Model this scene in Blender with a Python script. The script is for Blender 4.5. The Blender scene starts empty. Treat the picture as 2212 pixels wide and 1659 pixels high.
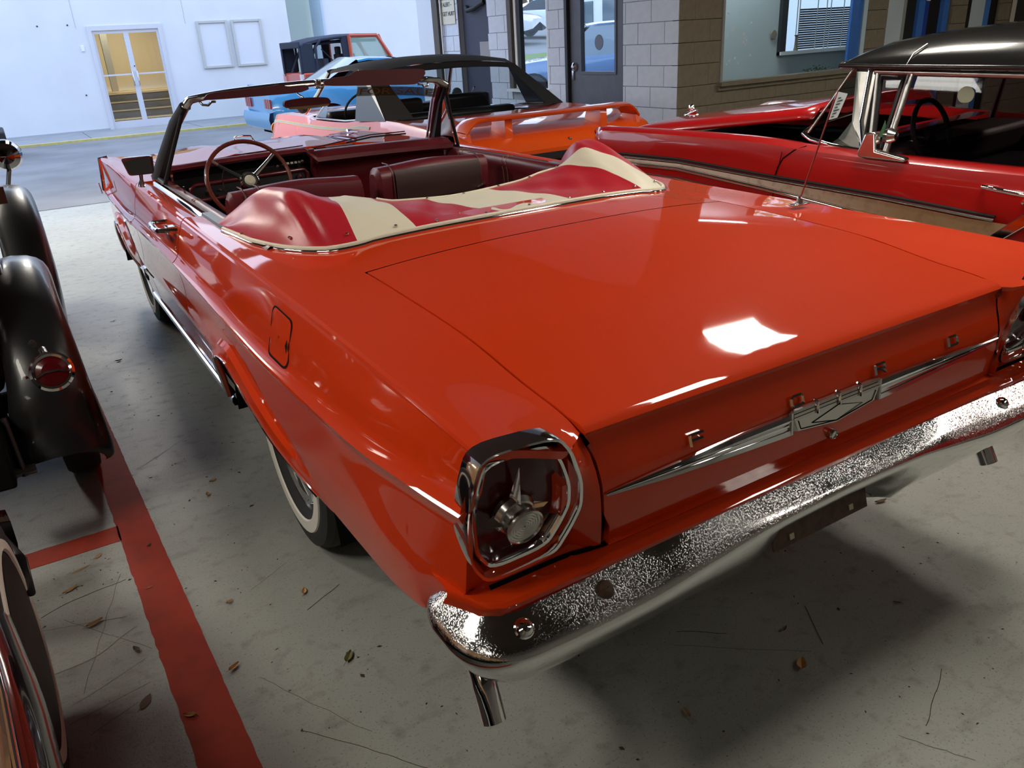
import bpy, bmesh, math, random
import numpy as np
from mathutils import Vector, Matrix
random.seed(7)
S = bpy.context.scene
COL = S.collection
rad = math.radians
# ------------------------------------------------------------------ camera
CAM = dict(p=(-1.41997557, -1.02795600, 1.56601918), yaw=0.530370334, pitch=0.410998789, roll=-0.0587424852, f=1716.68291)
def cam_axes():
    y, p, r = CAM['yaw'], CAM['pitch'], CAM['roll']
    f = Vector((math.sin(y)*math.cos(p), math.cos(y)*math.cos(p), -math.sin(p)))
    rt = Vector((math.cos(y), -math.sin(y), 0)); up = rt.cross(f)
    return rt*math.cos(r)+up*math.sin(r), up*math.cos(r)-rt*math.sin(r), f
_r, _u, _f = cam_axes()
cd = bpy.data.cameras.new('camera'); cam = bpy.data.objects.new('camera', cd); COL.objects.link(cam)
cd.sensor_fit = 'HORIZONTAL'; cd.sensor_width = 36; cd.lens = CAM['f']*36/2212
cd.clip_start = .02; cd.clip_end = 400
cam.matrix_world = Matrix(((_r.x, _u.x, -_f.x, CAM['p'][0]), (_r.y, _u.y, -_f.y, CAM['p'][1]), (_r.z, _u.z, -_f.z, CAM['p'][2]), (0, 0, 0, 1)))
S.camera = cam
# ------------------------------------------------------------------ view + world + lights
S.view_settings.view_transform = 'Standard'; S.view_settings.look = 'None'
S.view_settings.gamma = 1; S.view_settings.use_curve_mapping = False
S.view_settings.exposure = 0.0
W = bpy.data.worlds.new('sky'); S.world = W; W.use_nodes = True
nt = W.node_tree; nt.nodes.clear()
wo = nt.nodes.new('ShaderNodeOutputWorld'); wb = nt.nodes.new('ShaderNodeBackground')
tc = nt.nodes.new('ShaderNodeTexCoord'); sx = nt.nodes.new('ShaderNodeSeparateXYZ'); cr = nt.nodes.new('ShaderNodeValToRGB')
nt.links.new(tc.outputs['Generated'], sx.inputs[0]); nt.links.new(sx.outputs['Z'], cr.inputs[0])
cr.color_ramp.elements[0].position = 0.0; cr.color_ramp.elements[0].color = (.68, .76, .86, 1)
cr.color_ramp.elements[1].position = .6; cr.color_ramp.elements[1].color = (.50, .66, 1.0, 1)
nt.links.new(cr.outputs[0], wb.inputs[0]); nt.links.new(wb.outputs[0], wo.inputs[0])
wb.inputs[1].default_value = 2.9
def area(name, loc, size, power, color=(1, 1, 1), rot=(0, 0, 0), vis=False):
    l = bpy.data.lights.new(name, 'AREA'); l.shape = 'RECTANGLE'; l.size, l.size_y = size
    l.energy = power; l.color = color
    o = bpy.data.objects.new(name, l); COL.objects.link(o); o.location = loc; o.rotation_euler = rot
    return o
FIX = [(2.85, 2.14, 0, .55, 46), (-3.5, .5, 0, 1.2, 60), (-3.2, 3.4, 0, 1.2, 60), (3.1, -2.8, 0, .5, 24), (1.5, .4, 0, 1.2, 46), (-4.4, -2.4, 0, 1.2, 14), (-3.0, 7.6, 0, 1.2, 130), (-.5, 8.7, 0, 1.2, 120), (7.2, 1.2, 0, 1.2, 60), (7.2, -2.4, 0, 1.2, 60)]  # fixture above the nose is added, left driveway one overdriven, for missing daylight
CEIL = 4.4
LAMPZ = 3.34

# ------------------------------------------------------------------ materials
MATS = {}
def _nodes(m):
    m.use_nodes = True; return m.node_tree, m.node_tree.nodes['Principled BSDF']
def mat(name, col, rough=.5, metal=0, coat=0, spec=.5, noise=None, bump=None, trans=0, emit=None, ior=1.45, alpha=1, sheen=0):
    if name in MATS: return MATS[name]
    m = bpy.data.materials.new(name); t, b = _nodes(m)
    b.inputs['Base Color'].default_value = (*col, 1); b.inputs['Roughness'].default_value = rough
    b.inputs['Metallic'].default_value = metal; b.inputs['Coat Weight'].default_value = coat
    b.inputs['Coat Roughness'].default_value = .03; b.inputs['Specular IOR Level'].default_value = spec
    b.inputs['Transmission Weight'].default_value = trans; b.inputs['IOR'].default_value = ior
    b.inputs['Alpha'].default_value = alpha
    if emit: b.inputs['Emission Color'].default_value = (*emit[0], 1); b.inputs['Emission Strength'].default_value = emit[1]
    if noise or bump:
        g = t.nodes.new('ShaderNodeTexCoord')
    if noise:   # (scale, amount, second colour)
        n = t.nodes.new('ShaderNodeTexNoise'); n.inputs['Scale'].default_value = noise[0]; n.inputs['Detail'].default_value = 6
        r = t.nodes.new('ShaderNodeValToRGB'); r.color_ramp.elements[0].position = noise[3] if len(noise) > 3 else .35; r.color_ramp.elements[1].position = noise[4] if len(noise) > 4 else .65
        mx = t.nodes.new('ShaderNodeMix'); mx.data_type = 'RGBA'
        mx.inputs[6].default_value = (*col, 1); mx.inputs[7].default_value = (*noise[2], 1)
        ml = t.nodes.new('ShaderNodeMath'); ml.operation = 'MULTIPLY'; ml.inputs[1].default_value = noise[1]
        t.links.new(g.outputs['Object'], n.inputs['Vector']); t.links.new(n.outputs['Fac'], r.inputs[0]); t.links.new(r.outputs[0], ml.inputs[0])
        t.links.new(ml.outputs[0], mx.inputs[0]); t.links.new(mx.outputs[2], b.inputs['Base Color'])
    if bump:    # (scale, strength, distance)
        n = t.nodes.new('ShaderNodeTexNoise'); n.inputs['Scale'].default_value = bump[0]; n.inputs['Detail'].default_value = 4
        bp = t.nodes.new('ShaderNodeBump'); bp.inputs['Strength'].default_value = bump[1]; bp.inputs['Distance'].default_value = bump[2] if len(bump) > 2 else .002
        t.links.new(g.outputs['Object'], n.inputs['Vector']); t.links.new(n.outputs['Fac'], bp.inputs['Height']); t.links.new(bp.outputs[0], b.inputs['Normal'])
        if coat: t.links.new(bp.outputs[0], b.inputs['Coat Normal'])
    MATS[name] = m; return m
def glass(name, tint=(.93, .96, .96), refl=.015, blend=.12):
    if name in MATS: return MATS[name]
    m = bpy.data.materials.new(name); m.use_nodes = True; t = m.node_tree; t.nodes.clear()
    o = t.nodes.new('ShaderNodeOutputMaterial'); mx = t.nodes.new('ShaderNodeMixShader'); tr = t.nodes.new('ShaderNodeBsdfTransparent'); gl = t.nodes.new('ShaderNodeBsdfGlossy')
    fr = t.nodes.new('ShaderNodeLayerWeight'); fr.inputs[0].default_value = blend
    mm = t.nodes.new('ShaderNodeMath'); mm.operation = 'ADD'; mm.use_clamp = True; mm.inputs[1].default_value = refl
    tr.inputs[0].default_value = (*tint, 1); gl.inputs['Roughness'].default_value = .02; gl.inputs['Color'].default_value = (.9, .95, 1, 1)
    t.links.new(fr.outputs[0], mm.inputs[0]); t.links.new(mm.outputs[0], mx.inputs[0]); t.links.new(tr.outputs[0], mx.inputs[1]); t.links.new(gl.outputs[0], mx.inputs[2]); t.links.new(mx.outputs[0], o.inputs[0])
    MATS[name] = m; return m
PAINT = mat('red_orange_paint', (.63, .040, .003), rough=.6, coat=1, spec=.05)
CHROME = mat('chrome', (.86, .86, .87), rough=.06, metal=1)
CHROME2 = mat('satin_chrome', (.62, .60, .57), rough=.22, metal=1)
BLACK = mat('black_rubber', (.012, .012, .013), rough=.6)
DARK = mat('underbody_black', (.006, .006, .006), rough=.9, spec=.1)
MAROON = mat('maroon_vinyl', (.125, .012, .018), rough=.38, spec=.5, bump=(220, .25, .001))
MAROON2 = mat('maroon_vinyl_dark', (.075, .010, .012), rough=.45, bump=(220, .25, .001))
MAROONP = mat('maroon_metal', (.11, .008, .012), rough=.25, coat=.6)
REDV = mat('red_vinyl', (.47, .018, .030), rough=.33, bump=(30, .18, .004))
WHITEV = mat('white_vinyl', (.76, .70, .55), rough=.42, bump=(30, .12, .004))
GLASS = glass('windshield_glass')
GLASSD = glass('tinted_glass', (.60, .65, .65), .02)
LENSR = mat('red_lens', (.065, .0015, .003), rough=.25, coat=.25, spec=.3)
WHITEW = mat('whitewall', (.62, .60, .53), rough=.6)
TIRE = mat('tire_rubber', (.018, .018, .018), rough=.75, bump=(60, .3, .002))
RUST = mat('rusty_steel', (.10, .055, .035), rough=.8, noise=(40, .8, (.045, .03, .022)), bump=(60, .5, .002))
def bumper_mat():
    m = mat('pitted_chrome', (.80, .80, .80), rough=.08, metal=1); t = m.node_tree; b = t.nodes['Principled BSDF']
    g = t.nodes.new('ShaderNodeTexCoord'); n = t.nodes.new('ShaderNodeTexNoise'); n.inputs['Scale'].default_value = 260; n.inputs['Detail'].default_value = 3
    n2 = t.nodes.new('ShaderNodeTexNoise'); n2.inputs['Scale'].default_value = 5; n2.inputs['Detail'].default_value = 3
    ge = t.nodes.new('ShaderNodeNewGeometry'); sp = t.nodes.new('ShaderNodeSeparateXYZ')
    r0 = t.nodes.new('ShaderNodeMapRange'); r0.inputs[1].default_value = .25; r0.inputs[2].default_value = .6
    r1 = t.nodes.new('ShaderNodeMapRange'); r1.inputs[1].default_value = .34; r1.inputs[2].default_value = .56
    r2 = t.nodes.new('ShaderNodeMapRange'); r2.inputs[1].default_value = .50; r2.inputs[2].default_value = .72
    mu = t.nodes.new('ShaderNodeMath'); mu.operation = 'MULTIPLY'; mu2 = t.nodes.new('ShaderNodeMath'); mu2.operation = 'MULTIPLY'
    t.links.new(g.outputs['Object'], n.inputs['Vector']); t.links.new(g.outputs['Object'], n2.inputs['Vector'])
    t.links.new(ge.outputs['Normal'], sp.inputs[0]); t.links.new(sp.outputs['Z'], r0.inputs[0])
    t.links.new(n2.outputs['Fac'], r1.inputs[0]); t.links.new(n.outputs['Fac'], r2.inputs[0])
    t.links.new(r1.outputs[0], mu.inputs[0]); t.links.new(r0.outputs[0], mu.inputs[1]); t.links.new(mu.outputs[0], mu2.inputs[0]); t.links.new(r2.outputs[0], mu2.inputs[1])
    bp = t.nodes.new('ShaderNodeBump'); bp.inputs['Strength'].default_value = .6; bp.inputs['Distance'].default_value = .0008
    t.links.new(mu2.outputs[0], bp.inputs['Height']); t.links.new(bp.outputs[0], b.inputs['Normal'])
    rr = t.nodes.new('ShaderNodeMapRange'); rr.inputs[3].default_value = .06; rr.inputs[4].default_value = .17
    t.links.new(mu.outputs[0], rr.inputs[0]); t.links.new(rr.outputs[0], b.inputs['Roughness'])
    return m
PIT = bumper_mat()
# ------------------------------------------------------------------ mesh helpers
def link(name, me, m=None, parent=None):
    o = bpy.data.objects.new(name, me); COL.objects.link(o)
    if m is not None and not me.materials:
        for q in (m if isinstance(m, (list, tuple)) else [m]): me.materials.append(q)
    if parent: o.parent = parent
    return o
def obj(name, V, F, m, parent=None, smooth=True, sharp=35, idx=None, solid=0, bevel=0, sub=0):
    me = bpy.data.meshes.new(name); me.from_pydata([tuple(map(float, v)) for v in V], [], [tuple(f) for f in F])
    for q in (m if isinstance(m, (list, tuple)) else [m]): me.materials.append(q)
    if idx is not None: me.polygons.foreach_set('material_index', idx)
    me.validate(); me.update()
    if smooth: me.shade_smooth(); me.set_sharp_from_angle(angle=rad(sharp))
    o = link(name, me, None, parent)
    if sub: s = o.modifiers.new('sub', 'SUBSURF'); s.levels = s.render_levels = sub
    if solid: s = o.modifiers.new('solid', 'SOLIDIFY'); s.thickness = solid; s.offset = -1
    if bevel: s = o.modifiers.new('bev', 'BEVEL'); s.width = bevel; s.segments = 2; s.limit_method = 'ANGLE'
    return o
def gridf(A, flip=False, closeu=False, closev=False, off=0):
    """quads of an array [nu][nv]"""
    nu, nv = len(A), len(A[0]); F = []
    for i in range(nu - (0 if closeu else 1)):
        for j in range(nv - (0 if closev else 1)):
            a, b = i*nv+j, ((i+1) % nu)*nv+j; c, d = ((i+1) % nu)*nv+(j+1) % nv, i*nv+(j+1) % nv
            F.append(tuple(off+k for k in ((a, b, c, d) if not flip else (d, c, b, a))))
    return F
def surf(name, A, m, parent=None, flip=False, **k):
    V = [p for r in A for p in r]; return obj(name, V, gridf(A, flip, k.pop('closeu', False), k.pop('closev', False)), m, parent, **k)
class MB:
    def __init__(s): s.V, s.F, s.I = [], [], []
    def add(s, V, F, i=0):
        o = len(s.V); s.V += [tuple(v) for v in V]; s.F += [tuple(o+k for k in f) for f in F]; s.I += [i]*len(F); return s
    def grid(s, A, flip=False, i=0, closeu=False, closev=False):
        return s.add([p for r in A for p in r], gridf(A, flip, closeu, closev), i)
    def box(s, c, d, i=0, rz=0, M=None):
        x, y, z = (q/2 for q in d); vs = []
        for a in (-x, x):
            for b in (-y, y):
                for e in (-z, z): vs.append(Vector((a, b, e)))
        R = Matrix.Rotation(rz, 3, 'Z')
        vs = [(M @ v if M else R @ v)+Vector(c) for v in vs]
        return s.add(vs, [(0, 1, 3, 2), (4, 6, 7, 5), (0, 4, 5, 1), (2, 3, 7, 6), (0, 2, 6, 4), (1, 5, 7, 3)], i)
    def tube(s, P, r, n=8, i=0, caps=True, closed=False, flat=None):
        P = [Vector(p) for p in P]; R = r if isinstance(r, (list, tuple)) else [r]*len(P); rings = []
        T = [(P[(k+1) % len(P)]-P[k-1]) if closed else (P[min(k+1, len(P)-1)]-P[max(k-1, 0)]) for k in range(len(P))]
        up = Vector((0, 0, 1)); 
        if abs(T[0].normalized().z) > .95: up = Vector((0, 1, 0))
        x = T[0].cross(up).normalized()
        for k, p in enumerate(P):
            t = T[k].normalized(); x = (x - t*x.dot(t)).normalized(); y = t.cross(x)
            fx, fy = flat or (1, 1)
            rings.append([tuple(p+(x*math.cos(a)*fx+y*math.sin(a)*fy)*R[k]) for a in [2*math.pi*q/n for q in range(n)]])
        s.grid(rings, closeu=closed, closev=True, i=i)
        if caps and not closed:
            o = len(s.V)-n*len(P); s.F.append(tuple(o+q for q in range(n-1, -1, -1))); s.I.append(i)
            s.F.append(tuple(o+n*(len(P)-1)+q for q in range(n))); s.I.append(i)
        return s
    def lathe(s, prof, c=(0, 0, 0), ax='z', n=32, i=0, idx=None, caps=False):
        """prof: (r, h) pairs"""
        rings = []
        for r, h in prof:
            ring = []
            for q in range(n):
                a = 2*math.pi*q/n; u, v = r*math.cos(a), r*math.sin(a)
                ring.append({'z': (c[0]+u, c[1]+v, c[2]+h), 'x': (c[0]+h, c[1]+u, c[2]+v), 'y': (c[0]+u, c[1]+h, c[2]+v)}[ax])
            rings.append(ring)
        for k in range(len(rings)-1):
            s.grid(rings[k:k+2], closev=True, i=(idx[k] if idx else i), flip=(ax == 'y'))
        if caps:
            for ring in (rings[0], rings[-1]): s.add(ring, [tuple(range(n))], i)
        return s
    def prism(s, poly, d, i=0):
        """poly: list of 3d points (planar), d: extrusion vector"""
        n = len(poly); P = [Vector(p) for p in poly]; D = Vector(d)
        s.add(P+[p+D for p in P], [tuple(range(n-1, -1, -1)), tuple(range(n, 2*n))]+[(k, (k+1) % n, (k+1) % n+n, k+n) for k in range(n)], i); return s
    def build(s, name, m, parent=None, **k):
        return obj(name, s.V, s.F, m, parent, idx=s.I if isinstance(m, (list, tuple)) else None, **k)
def box(name, c, d, m, parent=None, bevel=0, rz=0, M=None):
    return MB().box(c, d, rz=rz, M=M).build(name, m, parent, smooth=bool(bevel), bevel=bevel)
def tube(name, P, r, m, parent=None, n=8, **k): return MB().tube(P, r, n, **k).build(name, m, parent, sharp=50)
def empty(name, loc=(0, 0, 0), rz=0, label=None, cat=None, group=None):
    o = bpy.data.objects.new(name, None); COL.objects.link(o); o.location = loc; o.rotation_euler = (0, 0, rz); o.empty_display_size = .1
    return tag(o, label, cat, group)
def tag(o, label=None, cat=None, group=None, kind=None):
    if label: o['label'] = label
    if cat: o['category'] = cat
    if group: o['group'] = group
    if kind: o['kind'] = kind
    return o
def H(keys):
    X = np.array([k[0] for k in keys], float); Y = np.array([k[1] for k in keys], float); n = len(X)
    h = np.diff(X); dl = np.diff(Y)/h; m = np.zeros(n); m[0], m[-1] = dl[0], dl[-1]
    for i in range(1, n-1):
        if dl[i-1]*dl[i] > 0:
            w1, w2 = 2*h[i]+h[i-1], h[i]+2*h[i-1]; m[i] = (w1+w2)/(w1/dl[i-1]+w2/dl[i])
    def f(x):
        if x <= X[0]: return float(Y[0])
        if x >= X[-1]: return float(Y[-1])
        i = int(np.searchsorted(X, x)-1); i = max(0, min(n-2, i)); t = (x-X[i])/h[i]
        return float((2*t**3-3*t**2+1)*Y[i]+(t**3-2*t**2+t)*h[i]*m[i]+(-2*t**3+3*t**2)*Y[i+1]+(t**3-t**2)*h[i]*m[i+1])
    return f
def lerp(a, b, t): return a+(b-a)*t
def spline(P, n):
    """smooth curve through points"""
    P = [np.array(p, float) for p in P]; out = []
    for i in range(len(P)-1):
        p0, p1, p2, p3 = P[max(i-1, 0)], P[i], P[i+1], P[min(i+2, len(P)-1)]
        for k in range(n):
            t = k/n; out.append(tuple(.5*((2*p1)+(-p0+p2)*t+(2*p0-5*p1+4*p2-p3)*t*t+(-p0+3*p1-3*p2+p3)*t**3)))
    out.append(tuple(P[-1])); return out
def dup(root, parent=None):
    c = root.copy(); COL.objects.link(c)
    if parent is not None: c.parent = parent
    for ch in list(root.children): dup(ch, c)
    return c
# ------------------------------------------------------------------ wheels
def wheel(parent, loc, side, r=.357, w=.20, ww=(.245, .292), cap=.20, name='wheel', rim=CHROME, dark=False):
    """side -1: outer face towards -x"""
    s = side; hw = w/2
    prof = [(r*.62, -hw*.75), (r*.70, -hw*.98), (r*.86, -hw*1.0), (r*.95, -hw*.93), (r*.985, -hw*.72), (r, -hw*.5), (r, hw*.5), (r*.985, hw*.72), (r*.95, hw*.93), (r*.86, hw), (r*.70, hw*.98), (r*.62, hw*.75)]
    prof = [(a, b*-1) for a, b in prof]
    o = MB().lathe([(a, b*s) for a, b in prof], ax='x', n=48).build(name, TIRE, parent, sharp=50)
    o.location = loc
    if ww:
        MB().lathe([(ww[0], s*(hw*.985)), (ww[0]+.004, s*(hw+.004)), (ww[1]-.004, s*(hw+.004)), (ww[1], s*hw*.985)], ax='x', n=48).build('whitewall', WHITEW, o)
    MB().lathe([(r*.64, s*hw*.72), (r*.62, s*hw*.5), (r*.5, s*hw*.35), (.02, s*hw*.3)], ax='x', n=32).build('rim', DARK if dark else CHROME2, o)
    if cap:
        MB().lathe([(cap, s*hw*.72), (cap*.98, s*hw*.80), (cap*.85, s*hw*.74), (cap*.6, s*hw*.78), (cap*.35, s*hw*.98), (cap*.18, s*hw*1.05), (.002, s*hw*1.06)], ax='x', n=32).build('hubcap', rim, o)
    MB().lathe([(r*.6, -s*hw*.6), (.05, -s*hw*.6), (.04, -s*hw*.6-.3*s*0-.25*s)], ax='x', n=12).build('axle', DARK, o)
    return o
# ------------------------------------------------------------------ the red convertible (rear at y=0, nose towards +y)
def flange(o, d=.014, ctr=(0, None, .55)):
    """turn the panel's open edges inwards so gaps have depth"""
    bm = bmesh.new(); bm.from_mesh(o.data); bm.normal_update()
    be = [e for e in bm.edges if e.is_boundary]; nrm = {}
    for e in be:
        for v in e.verts:
            n = v.normal.copy(); c = Vector((ctr[0], v.co.y if ctr[1] is None else ctr[1], ctr[2]))
            if n.dot(v.co-c) < 0: n = -n
            nrm[v.index] = n
    bm.verts.index_update()
    g = bmesh.ops.extrude_edge_only(bm, edges=be)
    src = {}
    for e in [x for x in g['geom'] if isinstance(x, bmesh.types.BMEdge)]: pass
    newv = [x for x in g['geom'] if isinstance(x, bmesh.types.BMVert)]
    for v in newv:
        # each new vertex sits on its source
        for e in v.link_edges:
            u = e.other_vert(v)
            if u not in newv and (u.co-v.co).length < 1e-7: src[v] = nrm.get(u.index)
    for v, n in src.items():
        if n is not None: v.co -= n*d
    for e in be:
        if e.is_valid: e.smooth = False
    bm.to_mesh(o.data); bm.free(); return o
xr = H([(-.09, .912), (0, .912), (.3, .911), (.9, .911), (2, .914), (3.2, .916), (4.2, .925), (5.0, .918), (5.2, .912)])
zr = H([(-.09, .962), (.0, .967), (.13, .971), (.57, .980), (1.0, .984), (2.06, .990), (3.2, .995), (4.2, .988), (5.0, .975), (5.2, .968)])
xc = H([(-.1, .940), (0, .953), (.12, .966), (.4, .982), (2, .985), (3.4, .982), (4.2, .965), (5.15, .935)])
zc = H([(-.1, .852), (0, .848), (.14, .844), (.38, .828), (.76, .811), (1.18, .804), (2.07, .822), (2.34, .826), (3.4, .808), (4.16, .775), (5.2, .755)])
_arch = H([(.74, .475), (.83, .468), (.95, .482), (1.07, .502), (1.2, .53), (1.33, .562), (1.45, .597), (1.6, .625), (1.70, .615), (1.78, .575), (1.85, .51), (1.90, .43), (1.94, .36)])
_qb = H([(-.10, .60), (0, .565), (.1, .53), (.18, .512), (.37, .484), (.74, .475)])
def zlow(y):
    if y < .74: return _qb(y)
    if y < 1.94: return _arch(y)
    if y < 3.79: return lerp(.36, .345, min(1, (y-1.94)/.3))
    if y < 3.85: return lerp(.345, .468, (y-3.79)/.06)
    if y < 4.96: return _arch(y-3.02)
    return lerp(.36, .44, min(1, (y-4.96)/.2))
def inarch(y): return .72 < y < 1.95 or 3.79 < y < 4.97
_off1 = lambda d: float(np.interp(d, [0, .012, .035, .10, .17, .205, .222, .25, .34, .42, .55], [0, .006, .016, .023, .021, .013, .013, .020, .044, .058, .08]))
_off0 = H([(0, 0), (.012, .006), (.035, .016), (.10, .020), (.2, .022), (.3, .032), (.42, .052), (.55, .07)])
_w2 = H([(1.35, 0), (1.7, .7), (2.0, 1), (3.3, 1), (3.6, .5), (3.9, 0)])
def sideX(y, z):
    d = max(0, zc(y)-z); w = _w2(y); o = lerp(_off0(d), _off1(d), w)
    x = xc(y)-o
    if inarch(y):
        e = z-zlow(y); t = min(1, max(0, (.058-e)/.014)); yy = y if y < 3 else y-3.02; fa = min(1, max(0, (yy-.76)/.42)); fa = fa*fa*(3-2*fa); x += (.014*t+.010*max(0, 1-e/.058))*(.12+.88*fa)
    return x
zl = H([(.0, .900), (.015, .905), (.058, .919), (.2, .936), (.436, .970), (.7, .985), (1.01, .995), (1.3, .998), (2.3, .985), (3.75, 1.0), (4.4, .995), (5.1, .955)])
zcn = H([(0, .913), (.02, .918), (.2, .948), (.436, .984), (.7, 1.004), (1.01, 1.020), (1.3, 1.026), (2.3, 1.0), (3.75, 1.035), (4.4, 1.03), (5.1, .975)])
def Ztop(x, y):
    x = abs(x)
    if x <= .67: return lerp(zcn(y), zl(y), (x/.67)**2.6)
    R = xr(y)-.012; t = min(1, (x-.67)/(R-.67)); s = t*t*(3-2*t)
    return lerp(zl(y), zr(y), .35*t+.65*s)
_face = H([(.55, .0), (.674, -.013), (.74, -.018), (.784, -.017), (.82, -.010), (.851, .002), (.89, .016), (.905, .022), (.918, .034)])
lidw = H([(.67, .963), (.78, .966), (.85, .972), (.90, .995), (.92, 1)])
car = empty('convertible_car', label='red-orange open convertible with red and white striped boot cover, nearest car in the middle', cat='car')
def side_rows(y, lo=True, hi=True, n=22):
    r = []
    if lo:
        a, b = zlow(y), zc(y)
        for k in range(n):
            t = (k-4)/(n-5); e_ = (0, .015, .035, .0435, .059); z = a+e_[k] if k < 5 and inarch(y) else lerp(a+(.059 if inarch(y) else 0), b, (t*t*(3-2*t)*.4+t*.6) if inarch(y) else k/(n-1)); r.append((sideX(y, z), z))
    if hi:
        b, R, Z = zc(y), xr(y), zr(y); h = Z-b
        for dz, o in ((.006, .008), (.02, .021), (.04, .030), (.07, .034)): r.append((xc(y)-o, b+dz))
        x1 = xc(y)-.034
        for t in (.62, .8, .92): r.append((lerp(x1, R, (t-.4)/.52)if 0 else lerp(x1, R, max(0, (t-.07/h)/(1-.07/h))), b+h*t))
        r += [(R-.001, Z-.010), (R-.004, Z-.004), (R-.012, Z)]
    return r
def ys_of(a, b, step=.05, extra=()):
    n = max(2, int(round((b-a)/step))+1); L = [a+(b-a)*k/(n-1) for k in range(n)]
    for q in (.74, .83, 1.64, 1.70, 1.74, 1.78, 1.82, 1.85, 1.88, 1.90, 1.92, 1.94, 3.79, 3.82, 3.85, 4.66, 4.72, 4.76, 4.80, 4.84, 4.87, 4.90, 4.92, 4.94, 4.96)+tuple(extra):
        if a+.004 < q < b-.004 and min(abs(q-l) for l in L) > .004: L.append(q)
    return sorted(L)
def yend(x):   # rear edge of the quarter's top
    x = abs(x)
    if x < .675: return .015
    return lerp(.012, -.048, min(1, (x-.675)/.07))
GAP = .0055
for s in (-1, 1):
    # quarter panel: side + top
    Y = ys_of(-.048, 2.29-GAP, .045); A = []
    for y in Y:
        ye = lambda z: -.048+.23*max(0, .965-z) if z > .66 else .022+(.66-z)*1.1
        rows = [(s*x, y if y >= .2 else .2-(.2-y)/(.2+.048)*(.2-ye(z)), z) for x, z in side_rows(y)]
        xi = .673 if y < 1.45 else lerp(.673, .80, min(1, (y-1.45)/.25))
        R = xr(y)-.012
        for t in (.06, .14, .25, .38, .52, .66, .8, .9, 1.0):
            x = lerp(R, xi, t); yy = y
            if y < .2:   # slide the columns to the curved rear end
                yy = .2-(.2-y)/(.2+.048)*(.2-yend(x))
            rows.append((s*x, yy, Ztop(x, yy)))
        A.append(rows)
    q = surf('quarter_panel', A, PAINT, car, sharp=24); flange(q)
    # door skin
    Y = ys_of(2.29+GAP, 3.46-GAP, .06); A = []
    for y in Y:
        rows = [(s*x, y, z) for x, z in side_rows(y)]
        for t in (.15, .4, .7, 1.0):
            x = lerp(xr(y)-.012, .845, t); rows.append((s*x, y, zr(y)-.004*t-.008*t*t))
        A.append(rows)
    d = surf('door', A, PAINT, car, sharp=24); flange(d)
    # front fender
    Y = ys_of(3.46+GAP, 5.16, .05); A = []
    for y in Y:
        rows = [(s*x, y, z) for x, z in side_rows(y)]
        xi = .70 if y > 3.82 else .76
        for t in (.06, .14, .25, .38, .52, .66, .8, .9, 1.0):
            x = lerp(xr(y)-.012, xi, t); rows.append((s*x, y, Ztop(x, y) if y > 3.7 else lerp(zr(y), .995, t)))
        A.append(rows)
    f = surf('front_fender', A, PAINT, car, sharp=24); flange(f)
    # tail panel around the lamp, from the lid gap to the corner
    A = []
    for i in range(22):
        u = i/21; col = []
        for z in (.60, .63, .665, .69, .711, .74, .77, .80, .83, .86, .89, .92, .945, .960):
            x0 = .6735*lidw(z)+.001; x1 = min(sideX(-.04, z)-.001, .955) if z < .85 else lerp(.945, .914, (z-.85)/.115)
            x = lerp(x0, x1, u); w = min(1, (x-x0)/.06); w = w*w*(3-2*w)
            yt = -.046+.23*max(0, .965-z) if z > .66 else .024+(.66-z)*1.1
            yq = lerp(_face(z), yt, w)
            cx, cz_ = .826, .818; inside = ((x-cx)/.088)**4+((z-cz_)/.125)**4
            if inside < 1: yq += .035
            if z > .95: yq = lerp(yend(x), yq, .25)
            zt = Ztop(x, yq)
            col.append((s*x, yq, min(z, zt)))
        A.append(col)
    t = surf('tail_panel', A, PAINT, car, sharp=40)
    # thin bright moldings and crease line
    P = [(s*(sideX(y, zlow(y))+.002), y, zlow(y)) for y in ys_of(.83, 1.93, .03)]
    tube('wheel_arch_molding', P, .0045, CHROME, car, n=6)
    P = [(s*(sideX(y, zlow(y))+.002), y, zlow(y)) for y in ys_of(3.85, 4.95, .03)]
    tube('wheel_arch_molding', P, .0045, CHROME, car, n=6)
    MB().grid([[(s*(.920+o), y, z) for o, z in ((0, .352), (.008, .348), (.010, .330), (.004, .315), (-.02, .312))] for y in (1.95, 2.4, 2.9, 3.4, 3.78)]).build('rocker_molding', CHROME, car)
    tube('crease_line', [(s*(xc(y)+.001), y, zc(y)+.001) for y in ys_of(3.47, 5.1, .1)], .004, CHROME, car, n=6)  # thin chrome tube along the front fender crease
    # wheel house liner
    for yc in (1.378, 4.398):
        V = MB()
        ring = [(yc+.56*math.cos(a), .30+.42*math.sin(a)) for a in [math.pi*k/16 for k in range(17)]]
        V.grid([[(s*x, y, z) for y, z in ring] for x in (.915, .58)]); V.add([(s*.58, y, z) for y, z in ring], [tuple(range(17))])
        V.build('wheel_well', DARK, car)
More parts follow.
